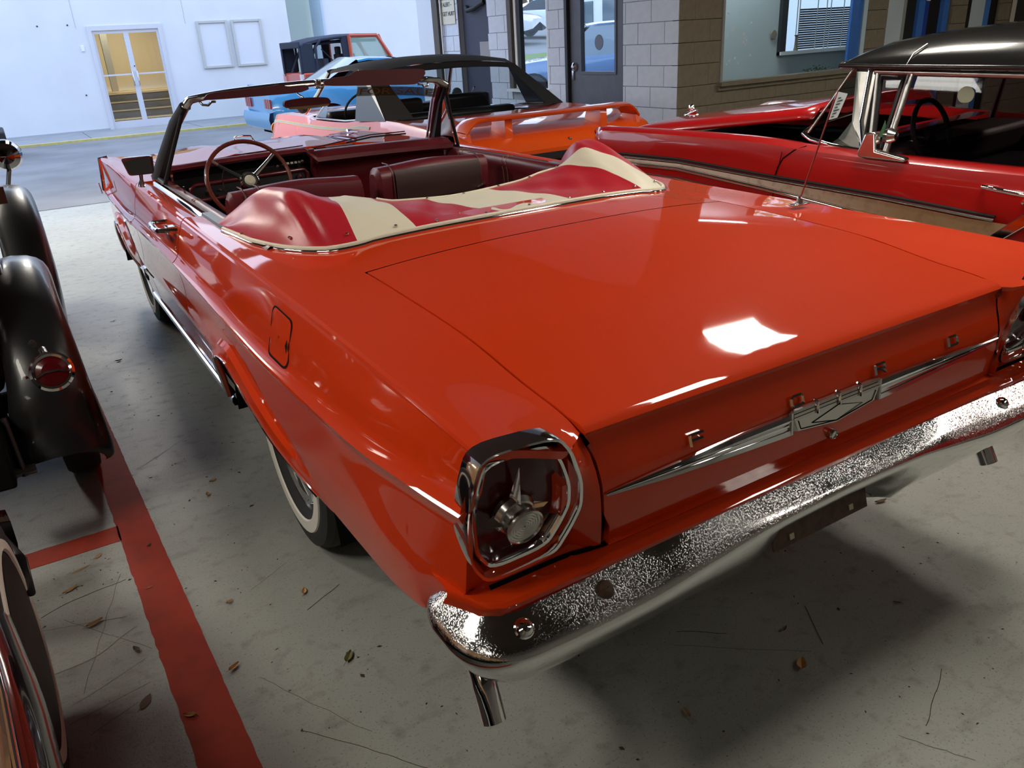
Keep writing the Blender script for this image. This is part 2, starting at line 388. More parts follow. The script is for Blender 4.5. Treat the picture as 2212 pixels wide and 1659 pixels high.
# fuel door on the left quarter
def on_side(y, z, off=0):
    b, R, Z = zc(y), xr(y), zr(y)
    if z >= b+.07:
        x = lerp(xc(y)-.034, R, (z-b-.07)/(Z-b-.07))
    elif z >= b: x = float(np.interp(z-b, [0, .006, .02, .04, .07], [xc(y), xc(y)-.008, xc(y)-.021, xc(y)-.030, xc(y)-.034]))
    else: x = sideX(y, z)
    return (-(x+off), y, z)
def rounded(corners, r=.3, n=5):
    out = []; N = len(corners)
    for i in range(N):
        p0, p1, p2 = (np.array(corners[(i+k-1) % N], float) for k in range(3))
        a, b = p1+(p0-p1)*r, p1+(p2-p1)*r
        for k in range(n+1):
            t = k/n; out.append(tuple((1-t)**2*a+2*t*(1-t)*p1+t*t*b))
    return out
fc = [(1.04, .950), (.875, .945), (.872, .828), (1.035, .826)]
ring = rounded(fc, .18); cy = sum(p[0] for p in ring)/len(ring); cz = sum(p[1] for p in ring)/len(ring)
def fd(off, k): return [on_side(cy+(a-cy)*k, cz+(b-cz)*k, off) for a, b in ring]
G = [fd(.0026, 1.045), fd(.0026, .975)]
MB().grid(G, closev=True).build('fuel_door_gap', DARK, car)
G = [fd(.0016, .975), fd(.0018, .95), fd(.0018, .8), fd(.0018, .5), fd(.0018, .05)]
MB().grid(G, closev=True).build('fuel_door', PAINT, car, sharp=30)
MB().add([on_side(.878, .903, .0065), on_side(.866, .888, .0065), on_side(.872, .866, .0065), on_side(.886, .885, .0065)], [(0, 1, 2, 3)]).build('finger_notch', DARK, car, smooth=False)
# deck lid: top + rear drop
A = []
XS = [k/16*.6675*(-1) for k in range(16, 0, -1)]+[k/16*.6675 for k in range(17)]
for x in XS:
    col = [(x, y, Ztop(x, y)) for y in (1.005, .9, .78, .66, .54, .436, .34, .26, .2, .14, .09, .06)]
    z0 = Ztop(x, .06)
    col += [(x, .035, lerp(z0, .918, .7)), (x, .024, .917), (x, .014, .912), (x, .007, .905)]
    col = [(a*(lidw(c) if c < .925 and b < .05 else 1), b, c) for a, b, c in col]; col += [(x*lidw(z), _face(z), z) for z in (.89, .87, .845, .82, .80, .78, .75, .72, .695, .682, .677)]
    A.append(col)
lid = surf('deck_lid', A, PAINT, car, sharp=30); flange(lid, .016)
# deck in front of the lid
A = [[(x, y, Ztop(x, y)) for y in (1.011, 1.06, 1.12, 1.18, 1.24, 1.32, 1.42)] for x in [-.673+1.346*k/24 for k in range(25)]]
surf('rear_deck', A, PAINT, car)
# hood
A = [[(x, y, Ztop(x, y)+(.012*math.exp(-((abs(x)-.33)/.05)**2))) for y in [3.80+k*.13 for k in range(10)]+[5.10]] for x in [-.694+1.388*k/30 for k in range(31)]]
flange(surf('hood', A, PAINT, car))
A = [[(x, y, z) for y, z in ((3.45, .97), (3.62, 1.0), (3.72, 1.012), (3.785, 1.01))] for x in [-.80+1.6*k/20 for k in range(21)]]
surf('cowl', A, PAINT, car)
# lower strip between lid and bumper
def vb(x):
    a = min(1, max(0, (abs(x)-.65)/.07)); return .030*a*a*(3-2*a)
A = []
for x in [-.945+1.89*k/60 for k in range(61)]:
    e = max(0, (abs(x)-.86)/.085); dy = .10*e*e*e; v = vb(x)
    A.append([(x, -.004+v+dy, .690-v*.7), (x, -.008+v+dy, .672-v*.5), (x, -.014+v+dy, .667-v*.5), (x, -.034+dy, .652), (x, -.040+dy, .645), (x, -.036+dy, .634), (x, -.01+dy, .60)])
surf('rear_valance', A, PAINT, car, sharp=40)
MB().grid([[(x, -.0095+vb(x)-.002, .6735-vb(x)*.5), (x, -.0125+vb(x)-.003, .6690-vb(x)*.5), (x, -.0155+vb(x)-.003, .6672-vb(x)*.5)] for x in [-.88+1.76*k/60 for k in range(61)]]).build('seam_shadow_gap', DARK, car)
MB().grid([[(x, .022, z) for z in (.60, .52, .475)] for x in [-.84+1.68*k/20 for k in range(21)]]).build('dark_lower_back', DARK, car)
# under body, so that gaps are dark
U = MB(); U.box((0, 2.65, .44), (1.12, 4.6, .34)); U.box((0, .55, .74), (1.60, .90, .26)); U.box((0, 4.45, .80), (1.3, 1.1, .28))
U.box((0, 2.85, .40), (1.78, 1.66, .09)); U.box((0, .42, .56), (1.70, .66, .12)); U.box((0, 4.9, .6), (1.7, .1, .4))
U.build('underbody', DARK, car, smooth=False)
# front end
box('grille', (0, 5.13, .74), (1.74, .05, .36), CHROME2, car)
MB().grid([[(x, 5.14+.11*(1-(x/.97)**4)+d, z) for d, z in ((0, .60), (.07, .57), (.09, .50), (.05, .40), (0, .38))] for x in [-.90+1.80*k/20 for k in range(21)]]).build('front_bumper', CHROME, car)
for s in (-1, 1):
    hb = MB()
    P = [(s*.86, 5.17, .968), (s*.912, 5.19, .962), (s*.92, 5.185, .86), (s*.93, 5.17, .76), (s*.90, 5.14, .72)]
    hb.tube(P, .012, n=6)
    for z in (.89, .78): hb.lathe([(.05, 0), (.055, .02), (.045, .025), (.02, .03)], (s*.82, 5.16, z), 'y', 20)
    hb.build('headlight_bezel', CHROME, car)
    for k in range(4): box('side_emblem', (s*.957, 5.13-.02*k, .80-.012*k), (.006, .012, .03), CHROME, car)
box('door_badge', (-.952, 3.72, .50), (.008, .09, .022), CHROME, car); box('door_badge', (-.955, 3.60, .485), (.008, .09, .022), DARK, car)
# hood ornament
tube('hood_ornament', [(-.072, 4.9, .985), (-.055, 4.93, 1.028), (0, 4.93, 1.034), (.055, 4.93, 1.028), (.072, 4.9, .985)], .006, CHROME, car)
# ------------------------------------------------------------------ rear bumper
bt = H([(0, .0), (.3, -.004), (.6, -.02), (.94, -.02)])
zcr = H([(0, .606), (.24, .600), (.42, .580), (.6, .562), (.75, .560), (.9, .568), (1.02, .580), (1.16, .590)])
zbk = H([(0, .636), (.35, .646), (.5, .634), (.66, .622), (.86, .618), (.98, .628), (1.08, .632), (1.16, .62)])
zbt = H([(0, .452), (.6, .448), (.84, .452), (.94, .462), (1.03, .480), (1.16, .52)])
def bpath(s):   # arclength from the middle -> (x, y, nx, ny)
    r = .058
    if s < .845: return s, -.020, 0, -1
    a0 = math.pi/2*.95; a = (s-.845)/.085
    if a < a0: return .845+r*math.sin(a), .038-r*math.cos(a), math.sin(a), -math.cos(a)
    e = s-.845-a0*.085
    return .845+r*math.sin(a0)+e*.06, .038-r*math.cos(a0)+e*.95, .998, -.06
SS = [k*.033 for k in range(26)]+[.84+k*.0115 for k in range(1, 17)]+[1.035, 1.05, 1.062, 1.072, 1.078]
def brow(s, sg):
    x, y, nx, ny = bpath(s); a, b, c = zbk(s), zcr(s), zbt(s); e = 1
    if s > 1.01: e = max(.25, math.sqrt(max(0, 1-((s-1.01)/.071)**2))); m = (a+c)/2+.03; a, b, c = lerp(m, a, e), lerp(m, b, e), lerp(m, c, e)
    rec = 1/(1+math.exp((s-.215)/.012)); bul = math.exp(-((s-.275)/.035)**2)
    pr = [(-.004, a-.014), (.000, a-.003), (.008, a), (.026, lerp(a, b, .30)), (.046, lerp(a, b, .62)), (.059, lerp(a, b, .86)), (.066, b-.003), (.069, b-.013), (.067, b-.026), (.058, lerp(b, c, .45)), (.040, lerp(b, c, .70)), (.020, lerp(b, c, .88)), (.004, c+.002-.014*bul), (-.010, c-.014*bul), (-.016, c+.004)]
    out = []
    for k, (d, z) in enumerate(pr):
        d *= min(1, .55+.45*e) if s > 1.01 else 1
        if k >= 9: d -= rec*(.052 if k < 13 else .02)*(1 if k > 9 else .75)
        if k >= 11: z -= rec*.0
        out.append((sg*(x+nx*d), y+ny*d, z))
    return out
A = [brow(s, -1) for s in reversed(SS[1:])]+[brow(s, 1) for s in SS]
bp = surf('rear_bumper', A, PIT, car, sharp=45)
for x, y, z, r, m in ((-.852, -.052, .596, .017, CHROME), (-.669, -.050, .598, .0165, RUST), (.852, -.052, .596, .017, CHROME), (.669, -.050, .598, .0165, CHROME)):
    o = MB().lathe([(r+.003, 0), (r, .003), (r*.85, .009), (r*.5, .013), (.001, .0145)], ax='z', n=20).build('bumper_bolt', m, bp); o.location = (x, y, z); o.rotation_euler = (rad(42), 0, 0)
# licence plate bracket, bare and rusty
pb = MB().box((0, 0, 0), (.33, .006, .05)).box((0, .02, .035), (.33, .05, .006)).build('plate_bracket', RUST, bp, smooth=False); pb.location = (0, -.018, .478); pb.rotation_euler = (rad(-16), 0, 0)
for k in (-.105, .105): box('screw_hole', (k, -.004, -.006), (.014, .003, .014), mat('bare_tan_metal', (.45, .38, .27), rough=.6), pb)
# exhaust tips
for sx, nm in ((-.872, 'left'), (.872, 'right')):
    t = MB(); P = spline([(sx*.985, .42, .37), (sx*.99, .28, .42), (sx*.995, .16, .42), (sx, .098, .38), (sx*1.005, .050, .300)], 6)
    t.tube(P, [.024]*(len(P)-6)+[.026]*6, n=20, caps=False); t.tube(P[-3:], .0215, n=20, caps=False)
    t.build('exhaust_tip', CHROME, car, sharp=60)
# ------------------------------------------------------------------ tail lights
OUT = [(.767, .962), (.918, .973), (.9345, .896), (.938, .824), (.925, .727), (.886, .665), (.740, .669), (.708, .726), (.690, .773), (.698, .836), (.731, .914)]
def tl_ring(s, k, y, dx=0, dz=0):
    cx, czz = .822, .822; R = rounded(OUT, .34, 4); out = []
    for a, b in R:
        z = czz+(b-czz)*k+dz; out.append((s*(cx+(a-cx)*k+dx), y+.235*(.97-z), z))
    return out
for s in (-1, 1):
    L = MB()
    L.grid([tl_ring(s, 1.0, -.015), tl_ring(s, 1.0, -.054), tl_ring(s, .985, -.062), tl_ring(s, .945, -.060), tl_ring(s, .925, -.050), tl_ring(s, .92, -.035)], closev=True)
    tb = L.build('tail_light_bezel', CHROME, car, sharp=25)
    MB().grid([tl_ring(s, .845, -.030), tl_ring(s, .845, -.048), tl_ring(s, .825, -.052), tl_ring(s, .785, -.050), tl_ring(s, .745, -.040), tl_ring(s, .725, -.024)], closev=True).build('inner_ring', CHROME, tb, sharp=25)
    MB().grid([tl_ring(s, .925, -.042), tl_ring(s, .885, -.028), tl_ring(s, .84, -.036)], closev=True).build('black_ring', BLACK, tb, sharp=25)
    MB().grid([tl_ring(s, .74, -.024), tl_ring(s, .5, -.032), tl_ring(s, .2, -.036), tl_ring(s, .01, -.036)], closev=True).build('tail_light_lens', LENSR, tb)
    cx, cz0 = s*.835, .812
    bo = MB().lathe([(.040, 0), (.041, -.010), (.036, -.020), (.033, -.022), (.032, -.034), (.036, -.044), (.036, -.048), (.0325, -.050), (.031, -.046), (.030, -.046)]+[(.030-.0025*k, -.046+(.0012 if k % 2 else 0)) for k in range(1, 12)]+[(.001, -.046)], (0, 0, 0), 'y', 40).build('lamp_boss', CHROME2, tb, sharp=25)
    bo.location = (cx, -.002, cz0); bo.rotation_euler = (rad(13), 0, 0)
    for a, l in ((90, .108), (-90, .082), (180, .070), (0, .070)):
        c_, s_ = math.cos(rad(a)), math.sin(rad(a)); w = .0105
        base = .034; tip = (c_*(base+l-.034), -.012, s_*(base+l-.034)); n = (-s_, c_)
        b1 = (c_*base+n[0]*w, -.004, s_*base+n[1]*w); b2 = (c_*base-n[0]*w, -.004, s_*base-n[1]*w); b3 = (c_*base, -.028, s_*base)
        q = MB().add([b1, b2, b3, tip], [(0, 1, 2), (0, 2, 3), (2, 1, 3), (1, 0, 3)]).build('lamp_spike', CHROME, tb, smooth=False); q.location = bo.location; q.rotation_euler = bo.rotation_euler
# ------------------------------------------------------------------ tail trim, letters, badge, lock
TRIMY = lambda z: _face(z)-.002
for s in (-1, 1):
    T = MB(); prof = []
    for k in range(15):
        t = k/14; x = lerp(.146, .640, t); za, zb2 = lerp(.799, .784, t**2), lerp(.748, .7775, t**1.15); h = .5*(za-zb2); zm = .5*(za+zb2)
        zt, zb_ = zm+h, zm-h
        row = []
        for q, d in ((0, 0), (.04, .006), (.22, .010), (.34, .008), (.36, .003), (.44, .003), (.46, .007), (.54, .007), (.56, .004), (.68, .005), (.70, .009), (.92, .011), (1, 0)):
            z = lerp(zt, zb_, q); row.append((s*x, TRIMY(z)-d*min(1, h/.012), z))
        prof.append(row)
    T.grid(prof); T.build('tail_trim', CHROME, car, sharp=20)
B = MB()
def onf(x, z, d): return (x, _face(z)-d, z)
for zt, zb_ in ((.806, .800), (.798, .792), (.790, .785)):
    B.add([onf(x, z, d) for x in (-.144, .144) for z, d in ((zt, .004), (zt, .013), (zb_, .013), (zb_, .004))], [(0, 1, 5, 4), (1, 2, 6, 5), (2, 3, 7, 6), (0, 3, 2, 1), (4, 5, 6, 7)])
B.add([onf(-.146, .784, .004), onf(-.14, .784, .012), onf(.14, .784, .012), onf(.146, .784, .004), onf(.128, .756, .012), onf(.0, .740, .012), onf(-.128, .756, .012), onf(.134, .753, .003), onf(0, .736, .003), onf(-.134, .753, .003)], [(1, 2, 4, 5, 6), (0, 1, 6, 9), (3, 7, 4, 2), (9, 6, 5, 8), (8, 5, 4, 7)])
bd = B.build('tail_badge', CHROME2, car, smooth=False)
G = MB(); G.tube([onf(-.085, .763, .013), onf(0, .782, .013), onf(.085, .763, .013), onf(0, .744, .013), onf(-.085, .763, .013)], .0008, n=5); G.tube([onf(-.13, .781, .013), onf(-.120, .759, .013), onf(0, .744, .013), onf(.120, .759, .013), onf(.13, .781, .013)], .0008, n=5)
G.build('badge_emblem_lines', DARK, bd)
for x in (-.072, 0, .072): tube('badge_band', [onf(x, .812, .006), onf(x, .809, .016), onf(x, .783, .016)], .0032, CHROME, bd, n=6)
for x in (-.148, .148): tube('badge_end', [onf(x, .803, .008), onf(x, .752, .008)], .006, CHROME2, bd, n=6)
SEG = {'F': [((0, 0), (0, 1)), ((0, 1), (1, 1)), ((0, .5), (.9, .5))],
       'O': [((.12, 0), (.88, 0)), ((1, .15), (1, .85)), ((.88, 1), (.12, 1)), ((0, .85), (0, .15)), ((.12, 0), (0, .15)), ((.88, 0), (1, .15)), ((1, .85), (.88, 1)), ((0, .85), (.12, 1))],
       'R': [((0, 0), (0, 1)), ((0, 1), (.95, 1)), ((.95, 1), (.95, .5)), ((.95, .5), (0, .5)), ((.55, .5), (1, 0))],
       'D': [((0, 0), (0, 1)), ((0, 1), (.85, 1)), ((.85, 1), (1, .8)), ((1, .8), (1, .2)), ((1, .2), (.85, 0)), ((.85, 0), (0, 0))]}
for ch, x0 in (('F', -.428), ('O', -.140), ('R', .141), ('D', .422)):
    Lm = MB(); w, h = .035, .021; z0 = .811
    for (a, b), (c_, d) in SEG[ch]:
        L_ = []
        for (u, v) in ((a, b), (c_, d)):
            z = z0+v*h; L_.append((x0+u*w, _face(z)-.006, z))
        Lm.tube(L_, .0038, n=4)
    Lm.build('letter', CHROME, car, smooth=False)['label'] = 'chrome letter '+ch
tl = MB().lathe([(.013, .004), (.013, -.008), (.010, -.012), (.009, -.009), (.001, -.009)], (0.0, _face(.706)-.002, .706), 'y', 20).build('trunk_lock', CHROME2, car)
# ------------------------------------------------------------------ antenna
an = MB().box((.80, .775, .998), (.075, .028, .008)).lathe([(.012, 0), (.009, .018), (.006, .024)], (.80, .775, 1.0), 'z', 12).build('antenna_base', CHROME2, car, bevel=.003)
tube('antenna_mast', [(.80, .775, 1.01), (.80, .72, 1.19), (.80, .676, 1.335)], .0028, mat('red_stained_metal', (.30, .12, .10), rough=.3, metal=.8), car, n=6)
tube('antenna_tip', [(.80, .676, 1.335), (.80, .668, 1.36)], .0018, CHROME, car, n=6)
# ------------------------------------------------------------------ wheels
for sx in (-1, 1):
    for yc in (1.378, 4.398): wheel(car, (sx*.785, yc, .357), sx)
# ------------------------------------------------------------------ cockpit
for s in (-1, 1):
    # belt trim along the door top and inner panels
    A = [[(s*x, y, z) for x, z in ((.846, zr(y)-.012), (.838, zr(y)-.004), (.828, zr(y)-.002), (.820, zr(y)-.010))] for y in (2.29, 2.6, 3.0, 3.3, 3.5)]
    MB().grid(A).build('belt_chrome', CHROME, car)
    A = [[(s*x, y, z) for x, z in ((.845, .98), (.838, 1.0), (.806, 1.0), (.80, .98))] for y in (1.95, 2.1, 2.29)]
    MB().grid(A).build('quarter_belt_cover', mat('grey_chrome_cap', (.20, .20, .20), rough=.35, metal=.6), car)
    A = [[(s*x, y, z) for x, z in ((.822, .998), (.812, 1.0), (.806, .992))] for y in (2.3, 2.8, 3.3, 3.5)]
    MB().grid(A).build('window_seal', BLACK, car)
    D = []
    for y in [1.5+.1*k for k in range(21)]:
        D.append([(s*x, y, z) for x, z in ((.808, .99), (.795, 1.0), (.772, .998), (.760, .98), (.758, .955), (.768, .93), (.775, .90), (.775, .80), (.78, .60), (.78, .40))])
    MB().grid(D).build('door_trim_panel', MAROON, car, sharp=60)
    for y in (2.62, 2.66, 3.10, 3.14): tube('panel_piping', [(s*.804, y, .998), (s*.775, y, 1.0), (s*.758, y, .975), (s*.768, y, .92), (s*.775, y, .75)], .003, mat('worn_piping', (.28, .16, .10), rough=.6), car, n=5)
    tube('door_pull', [(s*.772, 3.30, .955), (s*.745, 3.29, .945), (s*.74, 3.22, .93), (s*.765, 3.18, .92)], .007, CHROME, car)
    tube('window_crank', [(s*.775, 3.05, .80), (s*.745, 3.05, .80), (s*.742, 2.97, .83)], .007, CHROME, car)
MB().grid([[(x, y, .36) for y in (1.3, 2.4, 3.6)] for x in (-.8, 0, .8)]).build('carpet', mat('maroon_carpet', (.05, .006, .008), rough=.95), car)
# seats
def seatback(name, x0, x1, y, zt, lean, mats=MAROON, th=.16, zb_=.42):
    A = []
    n = 36
    for k in range(n+1):
        t = k/n; x = lerp(x0, x1, t); e = min(t, 1-t)*n/2.2; e *= 2.2; f = min(1, math.sqrt(max(0, 1-(1-min(1, e))**2))+.0)
        hh = zt-.028*(1-f)-.008*math.cos(t*math.pi*2); w = th*(.62+.38*f)
        yc = lambda z: y+lean*(z-zb_)
        prof = [(-.45, zb_), (-.5, zb_+.1), (-.5, hh-.12), (-.5, hh-.05), (-.42, hh-.015), (-.2, hh), (.15, hh-.002), (.38, hh-.02), (.5, hh-.07), (.5, hh-.2), (.48, zb_)]
        A.append([(x, yc(z)+q*w, z) for q, z in prof])
    m = MB().grid(A); m.add(A[0], [tuple(range(11))]); m.add(A[-1], [tuple(range(10, -1, -1))])
    return m.build(name, mats, car, sharp=50)
fs = seatback('front_seat', -.665, -.045, 2.68, 1.018, -.08)
for x in (-.60, -.53): tube('seat_piping', [(x, 2.555, .86), (x, 2.55, .96), (x, 2.56, 1.0), (x, 2.60, 1.022), (x, 2.68, 1.021), (x, 2.715, .99)], .0035, MAROON2, fs, n=5)
fs2 = seatback('front_seat', .045, .665, 2.72, 1.030, -.05)
for x in (.12, .60): tube('seat_piping', [(x, 2.607, .86), (x, 2.609, .98), (x, 2.63, 1.015), (x, 2.66, 1.033), (x, 2.73, 1.034)], .0035, MAROON2, fs2, n=5)
A = [[(x, y, z) for y, z in ((2.618, 1.008), (2.606, .985), (2.606, .92), (2.608, .86))] for x in (.13, .25, .4, .55, .6)]
MB().grid(A).build('worn_back_panel', mat('worn_brown_vinyl', (.045, .018, .014), rough=.5, bump=(120, .4, .001)), fs2)
MB().box((-.36, 2.95, .52), (.62, .55, .2)).box((.36, 2.95, .52), (.62, .55, .2)).build('seat_cushion', MAROON, car, bevel=.04)
rs = seatback('rear_seat', -.64, .64, 1.93, .985, -.12, MAROON2, .2)
for x0 in (-.635, .635):
    tube('chrome_seat_hinge', [(x0, 2.62, .88), (x0*.97, 2.60, .885), (x0*.9, 2.60, .87)], .006, CHROME, fs2 if x0 > 0 else fs, n=6)
# dashboard
A = []
for k in range(31):
    x = -.77+1.54*k/30; b = -.12*(abs(x)/.77)**2.4
    drv = 1 if x < -.02 else 0
    if drv: pr = [(3.66, 1.005), (3.56, 1.032), (3.46, 1.062), (3.405, 1.076), (3.375, 1.072), (3.365, 1.058), (3.38, 1.045)]
    else: pr = [(3.66, 1.005), (3.56, 1.03), (3.46, 1.052), (3.40, 1.050), (3.34, 1.022), (3.335, 1.0), (3.36, .985)]
    A.append([(x, y+b, z) for y, z in pr])
ds = MB().grid(A).build('dashboard_pad', MAROON, car, sharp=50)
A = [[(x, y-.12*(abs(x)/.77)**2.4, z) for y, z in ((3.40, 1.05), (3.43, 1.0), (3.42, .965), (3.40, .90), (3.42, .86))] for x in [-.76+.74*k/12 for k in range(13)]]
MB().grid(A).build('instrument_face', mat('dash_black', (.008, .007, .007), rough=.7, spec=.15), ds)
A = [[(x, y-.12*(abs(x)/.77)**2.4, z) for y, z in ((3.365, .99), (3.40, .95), (3.42, .86), (3.43, .75))] for x in [-.02+.78*k/12 for k in range(13)]]
MB().grid(A).build('glovebox_face', MAROONP, ds)
tube('pad_end', [(-.02, 3.37, 1.068), (-.018, 3.37, 1.02), (-.015, 3.40, .97), (-.01, 3.41, .88)], .016, MAROON, ds)
pod = [(-.665, .965), (-.07, .965), (-.055, .945), (-.06, .905), (-.08, .885), (-.665, .885), (-.69, .90), (-.69, .95)]
def yy_(x): return 3.385-.10*(abs(x)/.77)**2.4
tube('instrument_pod_rim', [(x, yy_(x), z) for x, z in pod+pod[:2]], .011, MAROONP, ds)
MB().add([(x, yy_(x)+.004, z) for x, z in pod], [tuple(range(8))]).build('instrument_pod_face', BLACK, ds, smooth=False)
tube('speedometer_strip', [(-.62, 3.33, .995), (-.45, 3.37, .997), (-.24, 3.38, .999)], .0016, CHROME2, ds, n=4)
tube('pod_trim', [(-.40, yy_(-.4)-.006, .955), (-.385, yy_(-.4)-.006, .905), (-.36, yy_(-.4)-.006, .905)], .0022, CHROME, ds, n=4)
tube('radio_trim', [(-.30, 3.37, .925), (-.16, 3.38, .927), (-.16, 3.38, .905), (-.30, 3.37, .903)], .0016, CHROME2, ds, n=4)
for k in range(5): box('radio_button', (-.175+.022*k, 3.395, 1.005), (.013, .012, .010), mat('ivory_plastic', (.6, .58, .52), rough=.4), ds)
for x, z, r in ((-.60, .925, .016), (-.105, .93, .017), (-.545, .925, .008), (-.22, 1.0, .010), (-.08, 1.01, .010)):
    MB().lathe([(r, 0), (r, -.012), (r*.8, -.018), (.001, -.019)], (x, yy_(x)-.004, z), 'y', 16).build('dash_knob', CHROME, ds)
MB().box((.19, 3.50, 1.053), (.16, .05, .004)).build('speaker_grille', mat('brown_slotted_trim', (.13, .03, .02), rough=.6), ds, smooth=False)
tube('turn_lever', [(-.60, 3.12, .93), (-.66, 3.02, .93)], .005, CHROME, ds); 
# steering wheel
sw = empty('steering_wheel', (-.462, 3.0, .998)); sw.parent = car; sw.rotation_euler = (rad(62), 0, 0)
WOOD = mat('brown_red_rim', (.13, .022, .012), rough=.25, coat=.7)
MB().tube([(.198*math.cos(a), .198*math.sin(a), 0) for a in [2*math.pi*k/48 for k in range(48)]], .0105, n=10, closed=True).build('steering_wheel_rim', WOOD, sw)
for a in (38, 142):
    c_, s_ = math.cos(rad(a)), math.sin(rad(a))
    MB().tube([(c_*.03, s_*.03, -.02), (c_*.12, s_*.12, -.014), (c_*.165, s_*.165, -.008)], [.013, .010, .008], n=8).build('steering_spoke', BLACK if a > 90 else CHROME2, sw)
    MB().tube([(c_*.158, s_*.158, -.009), (c_*.19, s_*.19, -.002)], .009, n=8).build('spoke_end', CHROME2, sw)
MB().lathe([(.012, -.25), (.02, -.06), (.045, -.03), (.047, -.005), (.040, .004), (.034, .002)], ax='z', n=28).build('hub', CHROME, sw)
MB().lathe([(.034, .002), (.026, .004)], ax='z', n=28).build('hub_ring', BLACK, sw); MB().lathe([(.026, .004), (.018, .010), (.001, .011)], ax='z', n=24).build('horn_button', mat('ivory_clear', (.55, .52, .40), rough=.2), sw)
MB().tube([(.125*math.cos(a), .125*math.sin(a), -.012) for a in [rad(138+k*9) for k in range(16)]], .0035, n=6).build('horn_ring', CHROME, sw)
tube('steering_column', [(-.462, 3.03, .98), (-.462, 3.45, .80)], .026, MAROONP, car)
tube('door_lock_pin', [(-.79, 2.87, .99), (-.79, 2.87, 1.028)], .004, CHROME, car, n=6)
# ------------------------------------------------------------------ windshield
hd = [(s*.668, 3.115, 1.335) for s in (-1,)]
HD = spline([(-.668, 3.10, 1.345), (-.645, 3.135, 1.372), (-.60, 3.16, 1.382), (-.40, 3.215, 1.396), (0, 3.25, 1.405), (.40, 3.215, 1.396), (.60, 3.16, 1.382), (.645, 3.135, 1.372), (.668, 3.10, 1.345)], 5)
MB().tube(HD, .017, n=10, flat=(1.25, .9)).build('windshield_header', CHROME, car)
MB().tube([(x, y-.026, z-.006) for x, y, z in HD[5:-5]], .011, n=8, flat=(1.2, 1)).build('header_trim', CHROME2, car)
for s in (-1, 1):
    MB().prism([(s*.555, 3.135, 1.372), (s*.60, 3.115, 1.392), (s*.655, 3.08, 1.388), (s*.695, 3.055, 1.352), (s*.670, 3.06, 1.335), (s*.635, 3.09, 1.362)], (0, .05, 0)).build('header_corner', CHROME2, car, bevel=.006)
    P = [(s*.785, 3.57, .985), (s*.752, 3.44, 1.10), (s*.700, 3.25, 1.27), (s*.668, 3.12, 1.352)]
    pl = MB().tube(P, .019, n=8, flat=(1, 1.3)).build('windshield_pillar', CHROME2 if 0 else MAROONP, car)
    tube('pillar_chrome', [(x-s*.020, y+.012, z) for x, y, z in P], .006, CHROME, pl)
    MB().tube([(x+s*.016, y-.040, z) for x, y, z in P], [.030, .027, .022, .016], n=8, flat=(1, 1.5)).build('pillar_weatherstrip', BLACK, pl)
    MB().box((s*.77, 3.53, .99), (.06, .09, .05)).build('pillar_foot', CHROME2, pl, bevel=.012)
    V = [(s*.812, 3.235, 1.0), (s*.752, 3.175, 1.16), (s*.690, 3.10, 1.325)]
    vf = MB().tube(V, .010, n=8).tube([V[-1], (s*.672, 3.13, 1.345)], .010, n=8).tube([(s*.812, 3.235, 1.002), (s*.80, 3.5, 1.0)], .009, n=6).build('vent_window_frame', BLACK if 1 else CHROME, car)
    MB().add([(s*.80, 3.245, 1.005), (s*.79, 3.50, 1.005), (s*.675, 3.13, 1.34), (s*.688, 3.105, 1.32)], [(0, 1, 2, 3)]).build('vent_glass', GLASS, vf, smooth=False)
    tube('roof_latch', [(s*.60, 3.13, 1.372), (s*.59, 3.11, 1.352), (s*.565, 3.11, 1.348), (s*.55, 3.10, 1.362), (s*.53, 3.11, 1.362)], .006, CHROME2, car)
A = []
for k in range(17):
    t = -1+2*k/16; b = (t*.77, 3.56+.15*(1-t*t), 1.0+.02*(1-t*t)); tp = (t*.655, 3.125+.12*(1-t*t)**.8, 1.352+.045*(1-t*t)**.7)
    A.append([tuple(lerp(b[i], tp[i], q/6) for i in range(3)) for q in range(7)])
ws = surf('windshield', A, GLASS, car)
tube('windshield_base_trim', [r[0] for r in A], .007, CHROME, car)
# banner along the top of the glass
STK = mat('olive_film', (.17, .155, .03), rough=.7, alpha=.85)
R_ = []
for k in range(11, 17):
    r = A[k]; a, b = np.array(r[6]), np.array(r[0]); R_.append([tuple(a+(b-a)*q+np.array((0, -.006, 0))) for q in (.07, .20)])
st = MB().grid(R_).build('windshield_banner', STK, car, smooth=False)
def banner_text():
    cu = bpy.data.curves.new('t', 'FONT'); cu.body = 'FOR SALE'; cu.size = 1; tmp = bpy.data.objects.new('t', cu); COL.objects.link(tmp); me = bpy.data.meshes.new_from_object(tmp); bpy.data.objects.remove(tmp)
    xs = [v.co.x for v in me.vertices]; zs = [v.co.y for v in me.vertices]; x0, x1, z0, z1 = min(xs), max(xs), min(zs), max(zs)
    for v in me.vertices:
        u = .04+.92*(v.co.x-x0)/(x1-x0); w = .15+.7*(v.co.y-z0)/(z1-z0); i = u*(len(R_)-1); j = int(min(len(R_)-2, i)); f_ = i-j
        v.co = Vector([lerp(lerp(R_[j][0][c], R_[j+1][0][c], f_), lerp(R_[j][1][c], R_[j+1][1][c], f_), 1-w) for c in range(3)])+Vector((0, -.003, 0))
    me.materials.clear(); me.materials.append(mat('banner_yellow', (.42, .38, .10), rough=.8)); o = bpy.data.objects.new('banner_lettering', me); COL.objects.link(o); o.parent = st
banner_text()
